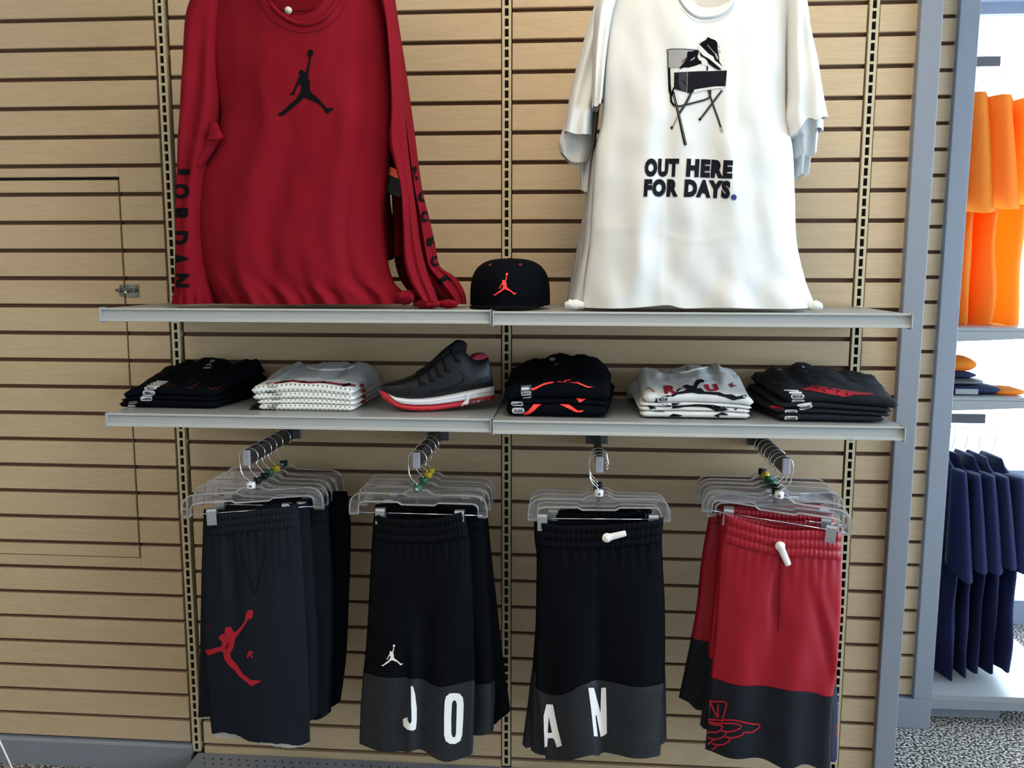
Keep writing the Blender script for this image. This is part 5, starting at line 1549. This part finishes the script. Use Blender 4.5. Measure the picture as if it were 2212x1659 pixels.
print_poly('hip_emblem', [emblem(400 + K7 * 1303, 1200 + K7 * 590, 400 + K7 * 1447, 1200 + K7 * 733)], 'print_white', bb_, [bbod], off=.0014)
print_poly('letter', [K7p([(1498, 865), (1512, 868), (1525, 920), (1536, 1010), (1536, 1090), (1530, 1150), (1510, 1162), (1475, 1155), (1450, 1130), (1445, 1085), (1475, 1072), (1480, 1100), (1492, 1118), (1502, 1100), (1500, 980)])], 'print_white', bb_, [bh_], off=.0016)
print_poly('letter', [K7p([(1722, 970), (1730, 935), (1755, 915), (1785, 912), (1820, 915), (1842, 940), (1848, 985), (1845, 1080), (1838, 1190), (1825, 1230), (1790, 1250), (1755, 1248), (1728, 1230), (1718, 1190), (1718, 1080)]),
                        K7p([(1770, 980), (1765, 1080), (1766, 1180), (1775, 1205), (1790, 1205), (1797, 1180), (1800, 1080), (1802, 985), (1795, 962), (1780, 960)])], 'print_white', bb_, [bh_], off=.0016)
for lab, Y, l, r, tp, bt, sd, cutl in (
    ('black shorts second on the second arm, dark hem showing right of the letter O', -.245, [(810, 1095), (806, 1300), (800, 1560)], [(1044, 1096), (1052, 1180), (1060, 1280), (1066, 1400), (1070, 1480), (1066, 1580)], [(810, 1090), (1044, 1085)], [(800, 1560), (900, 1590), (1020, 1582), (1066, 1578)], 41, [(804, 1455), (900, 1462), (1020, 1470), (1069, 1470)]),
    ('black shorts hindmost on the second arm, flared hem with a scrap of white letter', -.195, [(820, 1090), (820, 1300), (820, 1500)], [(1052, 1090), (1060, 1180), (1072, 1290), (1082, 1380), (1092, 1460), (1103, 1536)], [(820, 1085), (1052, 1080)], [(820, 1540), (960, 1570), (1060, 1562), (1082, 1545), (1103, 1534)], 42, [(820, 1420), (960, 1430), (1060, 1425), (1090, 1420)])):
    x_ = shorts(lab, GB, Y, l, r, tp, bt, ('black_mesh', 'black_mesh', 'black_mesh' if sd == 42 else 'leather'), .09, (.76 if sd == 42 else .78, cutl), seed=sd, bulge=.018, back=.014, nx=30)
    if sd == 42:
        print_poly('letter_scrap', [K7p([(2037, 918), (2040, 950), (2020, 988), (2010, 985), (2022, 945)])], 'print_white', x_[0], [x_[3], x_[2]], off=.0016)
        print_poly('letter_scrap', [K7p([(2006, 970), (2007, 1000), (1994, 1008), (2000, 985)])], 'print_white', x_[0], [x_[3], x_[2]], off=.0016)
# --- set 3, black with leather hem and A N
fc = lambda s, t: .009 * math.exp(-((s - .50) / .05) ** 2) * sm(t / .8) + .006 * math.sin(2 * PI * (2.0 * s + .15)) * sm(t) + .010 * math.exp(-((s - .12) / .08) ** 2) * sm((t - .5) / .4)
c_, cw, cb, ch = shorts('black shorts with white letters A N on a leather hem, front of the third arm', GC, -.298,
                        [(1153, 1124), (1155, 1170), (1159, 1200), (1158, 1300), (1156, 1390), (1158, 1470), (1168, 1560), (1179, 1640)],
                        [(1434, 1118), (1430, 1165), (1432, 1220), (1436, 1300), (1437, 1390), (1436, 1460), (1432, 1540), (1426, 1632)],
                        [(1153, 1124), (1220, 1130), (1300, 1128), (1370, 1124), (1434, 1118)], [(1179, 1640), (1215, 1639), (1250, 1624), (1280, 1620), (1293, 1627), (1310, 1620), (1360, 1624), (1400, 1628), (1426, 1632)],
                        ('black_mesh', 'black_mesh', 'leather'), .10, (.685, [(1156, 1484), (1180, 1498), (1205, 1496), (1230, 1484), (1255, 1470), (1290, 1464), (1330, 1467), (1380, 1474), (1434, 1475)]), seed=7, fold=fc)
K8 = 800 / 2212
K8p = lambda pts: zz(1100, 1200, K8, pts)
print_poly('letter', [K8p([(222, 888), (262, 890), (275, 960), (295, 1050), (316, 1135), (285, 1145), (270, 1100), (262, 1090), (230, 1090), (226, 1140), (212, 1146), (208, 1050), (205, 960)]), K8p([(236, 960), (230, 1058), (256, 1058)])], 'print_white', c_, [ch], off=.0016)
print_poly('letter', [K8p([(472, 790), (505, 790), (545, 940), (550, 790), (578, 788), (582, 930), (584, 1062), (560, 1078), (545, 1082), (520, 950), (514, 960), (528, 1080), (505, 1078), (490, 930)])], 'print_white', c_, [ch], off=.0016)
eas(c_, [cw, cb], (1311, 1160), (1352, 1150))
for lab, Y, l, r, tp, bt, sd, cutl in (
    ('black shorts second on the third arm, leather hem peeking out at lower left', -.262, [(1190, 1110), (1162, 1300), (1150, 1450), (1146, 1540), (1147, 1622)], [(1408, 1110), (1428, 1300), (1437, 1450), (1440, 1600)], [(1190, 1105), (1408, 1100)], [(1147, 1620), (1180, 1628), (1300, 1610), (1400, 1604), (1440, 1600)], 51, [(1150, 1450), (1180, 1455), (1300, 1460), (1437, 1455)]),
    ('black shorts hindmost on the third arm, leather hem furthest out at lower left', -.222, [(1215, 1105), (1180, 1250), (1150, 1440), (1140, 1520), (1128, 1610)], [(1400, 1105), (1410, 1300), (1420, 1590)], [(1215, 1098), (1400, 1096)], [(1128, 1608), (1138, 1616), (1148, 1612), (1250, 1600), (1420, 1590)], 52, [(1150, 1440), (1200, 1445), (1300, 1450), (1415, 1445)])):
    shorts(lab, GC, Y, l, r, tp, bt, ('black_mesh', 'black_mesh', 'leather'), .09, (.68, cutl), seed=sd, bulge=.016, back=.012, nx=30)
# --- set 4, red satin with navy hem
fd = lambda s, t: .007 * math.sin(2 * PI * (2.4 * s + .25 * t)) * sm(t) + .012 * math.exp(-((s - .46 + .02 * t) / .03) ** 2) * math.exp(-((t - .35) / .25) ** 2) + .006 * math.exp(-((s - .66 - .35 * t) / .06) ** 2) * sm(t * 2) - .005 * math.exp(-((s - .72 - .35 * t) / .05) ** 2) * sm(t * 2)
d_, dw, db, dh = shorts('red satin shorts with a navy hem and red winged emblem, front of the rightmost arm', GD, -.298,
                        [(1566, 1110), (1563, 1150), (1553, 1200), (1549, 1290), (1545, 1370), (1540, 1420), (1535, 1470), (1530, 1540), (1523, 1618)],
                        [(1819, 1148), (1818, 1185), (1818, 1250), (1816, 1330), (1812, 1400), (1806, 1460), (1799, 1510), (1796, 1580), (1794, 1664)],
                        [(1566, 1110), (1610, 1122), (1680, 1138), (1750, 1140), (1819, 1148)], [(1523, 1618), (1580, 1626), (1640, 1630), (1690, 1646), (1730, 1642), (1760, 1652), (1794, 1664)],
                        ('red_satin', 'red_satin', 'navy_knit'), .115, (.705, [(1536, 1464), (1590, 1470), (1660, 1476), (1720, 1482), (1770, 1496), (1800, 1502)]), seed=11, fold=fd)
eas(d_, [dw, db], (1684, 1178), (1702, 1219))
q = (1684, 1290)
drop('fly_seam', *stroke2([(1686, 1205), (1683, 1270), (1682, 1330), (1680, 1362)], 1.6), 'red_cotton_dark', d_, [db], off=.001)
WP = lambda pts: zz(1515, 1500, 140 / 1659, pts)
wings = [[(235, 165), (300, 178), (560, 185), (630, 205), (650, 235), (640, 290), (600, 440), (545, 640)], [(215, 140), (270, 290), (330, 430), (425, 590)], [(430, 240), (428, 420), (430, 590)], [(215, 200), (195, 420), (185, 640)],
         [(500, 675), (600, 655), (750, 650), (900, 665), (1130, 720), (1300, 755), (1460, 760), (1500, 785), (1460, 860), (1350, 940), (1220, 975), (1110, 965)],
         [(520, 735), (800, 735), (950, 765), (1020, 805), (1000, 860), (850, 930), (650, 955), (510, 930)], [(180, 640), (400, 650), (500, 665)], [(180, 695), (400, 735), (520, 738)],
         [(190, 725), (350, 775), (520, 795), (545, 835), (480, 920), (380, 970), (180, 960), (150, 1010)], [(640, 965), (600, 1060), (500, 1120), (330, 1150), (160, 1095)],
         [(1090, 960), (1050, 1030), (930, 1080), (780, 1110), (620, 1085)], [(750, 1120), (690, 1210), (560, 1285), (420, 1290), (290, 1260)], [(310, 1150), (240, 1230), (150, 1270)], [(410, 1290), (360, 1360), (260, 1415)]]
drop('winged_emblem', *merge2([stroke2(WP(w), 3.7) for w in wings]), 'print_red', d_, [dh], off=.0016)
for lab, Y, l, r, tp, bt, sd, cutl in (
    ('dark red shorts second on the rightmost arm, navy hem left of the winged emblem', -.255, [(1560, 1100), (1548, 1200), (1540, 1300), (1530, 1400), (1524, 1480), (1512, 1570)], [(1800, 1110), (1806, 1300), (1806, 1480), (1802, 1640)], [(1560, 1095), (1800, 1110)], [(1512, 1566), (1528, 1574), (1640, 1590), (1740, 1620), (1802, 1638)], 61, [(1530, 1420), (1600, 1430), (1700, 1450), (1806, 1470)]),
    ('dark red shorts third on the rightmost arm, furthest out to the left', -.205, [(1536, 1090), (1516, 1200), (1506, 1300), (1493, 1375), (1480, 1440), (1466, 1506)], [(1780, 1090), (1790, 1300), (1790, 1540)], [(1536, 1084), (1780, 1088)], [(1466, 1506), (1486, 1514), (1500, 1528), (1512, 1530), (1600, 1540), (1790, 1560)], 62, [(1493, 1375), (1515, 1382), (1600, 1390), (1790, 1410)]),
    ('dark blue shorts hindmost on the rightmost arm, a checked sliver beside the standard', -.150, [(1600, 1090), (1600, 1500)], [(1780, 1090), (1800, 1300), (1808, 1480), (1810, 1560), (1808, 1640)], [(1600, 1085), (1780, 1085)], [(1600, 1610), (1808, 1640)], 63, [(1600, 1440), (1700, 1470), (1807, 1490)])):
    x_ = shorts(lab, GD, Y, l, r, tp, bt, ('red_satin', 'red_satin', 'navy_knit' if sd != 63 else 'navy_cotton'), .09, (.68, cutl), seed=sd, bulge=.016, back=.012, nx=30)
    if sd == 63:
        for y in (1565, 1582): print_poly('check', [[(1796, y), (1809, y), (1809, y + 9), (1796, y + 9)]], 'print_red', x_[0], [x_[3]], off=.0014)

# ------------------------------------------------------------------ FAR FIXTURE BEYOND THE GREY POSTS
XE = 1.345


def end_shelf(label, z, y0, y1, x1, lip=.04):
    t = thing('end_shelf', label, 'shelf', (XE + .2, (y0 + y1) / 2, z), 'grey shelves beyond the posts')
    bevel(MB().box(XE, x1, y0, y1, z - .012, z).build('deck', 'shelf_grey', t), .001)
    MB().box(x1 - .004, x1, y0, y1, z - lip, z).build('front_lip', 'rail_grey', t)
    for yy in (y0, y1 - .003):
        MB().prism([(XE, z - .010), (x1 - .004, z - .010), (x1 - .004, z - .022), (XE + .1, z - lip), (XE, z - lip - .004)], 'y', yy, yy + .003).build('bracket', 'shelf_grey', t)
    return t


end_shelf('far grey shelf under the orange t-shirts', 1.303, .47, 1.22, 1.80)
end_shelf('far grey shelf under the knitted hats, beyond the posts', 1.085, .47, 1.22, 1.80)
t = thing('base_deck', 'pale low base deck under the navy t-shirts beyond the posts', 'base deck', (XE + .2, .8, .05))
bevel(MB().box(XE, 1.84, .45, 1.24, .085, .105).build('deck', 'shelf_grey', t), .001)
MB().prism([(XE, .085), (1.84, .085), (1.80, .06), (XE, .055)], 'y', .45, .455).build('end_panel', 'grey_paint', t)
MB().box(XE, 1.60, .50, 1.22, .002, .085).build('plinth', 'grey_paint', t)
# far arms
for y, z, lab, xx in ((.76, .985, 'dark face-out arm over the navy t-shirts beyond the posts', 1.60), (.80, 2.185, 'dark face-out arm over the orange t-shirts beyond the posts', 1.58)):
    t = thing('faceout_arm', lab, 'display arm', (XE, y, z))
    bevel(MB().box(XE + .003, xx, y - .008, y + .008, z - .032, z).build('arm_bar', 'bracket_grey', t), .001)
    MB().box(XE, XE + .004, y - .03, y + .03, z - .05, z + .02).build('wall_plate', 'bracket_grey', t)


def side_tee(label, group, m, x, y, ztop, zbot, w, th, sleeve, seed, bottom_flat=None, yaw=0.0):
    """a t-shirt hanging on an arm that points to +x, so that it is seen from its side"""
    t_ = thing('t_shirt', label, 't-shirt', (x, y, zbot), group)
    rings = []
    for k in range(31):
        f = k / 30; z = ztop + (zbot - ztop) * f
        hw = w * (.35 + .65 * sm(f / .13)) * (1 + .06 * sm((f - .6) / .4)) * (1 if bottom_flat is None else 1)
        hd = th * (.3 + .7 * sm(f / .1))
        rg = []
        for j in range(28):
            an = 2 * PI * j / 28
            ripple = 1 + .18 * math.sin(5 * an + seed + 2 * f) * sm((f - .2) / .5)
            rg.append((x + hd * math.cos(an) * ripple + .010 * nz(f * 4, an, seed) + yaw * (y + hw * math.sin(an) - y), y + hw * math.sin(an) + .006 * nz(f * 5, seed), z + (.006 * nz(an * 2, seed) if k == 30 else 0)))
        rings.append(rg)
    MB().rings(rings, True, True, False).build('body', m, t_, True)
    rings = []
    for k in range(17):
        f = k / 16
        zc = ztop - .035 - sleeve * f; yc = y - w * .80 - .055 * f ** .8
        hd = th * (.7 + .55 * f); hw = .045 + .035 * f
        rings.append([(x + hd * math.cos(2 * PI * j / 20) * (1 + .15 * math.sin(3 * 2 * PI * j / 20 + seed)), yc + hw * math.sin(2 * PI * j / 20), zc + .02 * math.sin(2 * PI * j / 20) * f) for j in range(20)])
    MB().rings(rings, True, True, False).build('sleeve', m, t_, True)
    MB().tube([(x + .004 * math.cos(a), y, ztop + .075 + .02 * math.sin(a)) if False else (x, y + .02 * math.cos(a), ztop + .075 + .02 * math.sin(a)) for a in [math.radians(-30 + 20 * i) for i in range(12)]] + [(x, y - .016, ztop + .04), (x, y, ztop + .01)], .0014, 6).build('hanger_hook', 'chrome', t_, True)
    return t_


for k, (lab, x, zt, zb, sl_) in enumerate((('navy t-shirt nearest the grey post, hem dragging on the deck', 1.452, .858, .112, .32), ('navy t-shirt second from the grey post', 1.497, .850, .125, .28),
                                           ('navy t-shirt third from the grey post', 1.540, .848, .140, .28), ('navy t-shirt fourth from the grey post', 1.583, .845, .140, .26), ('navy t-shirt furthest from the grey post, cuff sticking out right', 1.632, .842, .150, .27))):
    side_tee(lab, 'navy t-shirts beyond the posts', 'navy_cotton', x, .76, zt, zb, .215, .024 if k < 4 else .036, sl_, k * 1.7)
for k, (lab, x, zt, zb, sl_, w) in enumerate((('orange t-shirt nearest the grey post, tucked on the far shelf', 1.440, 2.07, 1.306, .36, .20), ('orange t-shirt second from the grey post', 1.510, 2.06, 1.306, .34, .21), ('orange t-shirt furthest from the grey post, in the glare', 1.590, 2.05, 1.306, .32, .21))):
    side_tee(lab, 'orange t-shirts beyond the posts', 'orange_cotton', x, .80, zt, zb, w, .040, sl_, 9 + k * 2.1)
# knitted hats on the far middle shelf
for k, (lab, m, x, y, z, w, d, h) in enumerate((('grey and navy folded knit hat at the bottom of the far pile', 'navy_cotton', 1.45, .60, 1.086, .11, .09, .026), ('grey knit hat second in the far pile', 'bracket_grey', 1.42, .62, 1.1125, .09, .085, .02), ('navy knit hat third in the far pile', 'navy_cotton', 1.41, .63, 1.133, .08, .08, .018),
                                                ('orange knit hat topmost of the far pile', 'orange_cotton', 1.43, .66, 1.152, .075, .07, .045), ('orange striped knit hat at the right of the far pile', 'orange_cotton', 1.565, .58, 1.086, .055, .07, .018))):
    t = thing('knit_hat', lab, 'hat', (x, y, z), 'knit hats on the far shelf')
    rings = []
    for j in range(9):
        f = j / 8; r = math.sin(PI * (.18 + .72 * f)) ** .5
        rings.append([(x + w * r * math.copysign(abs(math.cos(2 * PI * i / 24)) ** .7, math.cos(2 * PI * i / 24)) * (1 + .05 * math.sin(7 * i)), y + d * r * math.copysign(abs(math.sin(2 * PI * i / 24)) ** .7, math.sin(2 * PI * i / 24)), z + .0005 + h * f + .002 * nz(i * .7, k, f)) for i in range(24)])
    MB().rings(rings, True, True, True).build('knit', m, t, True)
    if k in (0,):
        MB().rings([[(x - w * .55 + (a) , y - d - .002 + .0, zz1) for zz1 in (z + .003, z + h - .006)] for a in (0, .02, .04, .07)], False).build('pale_panel', 'shelf_grey', t)
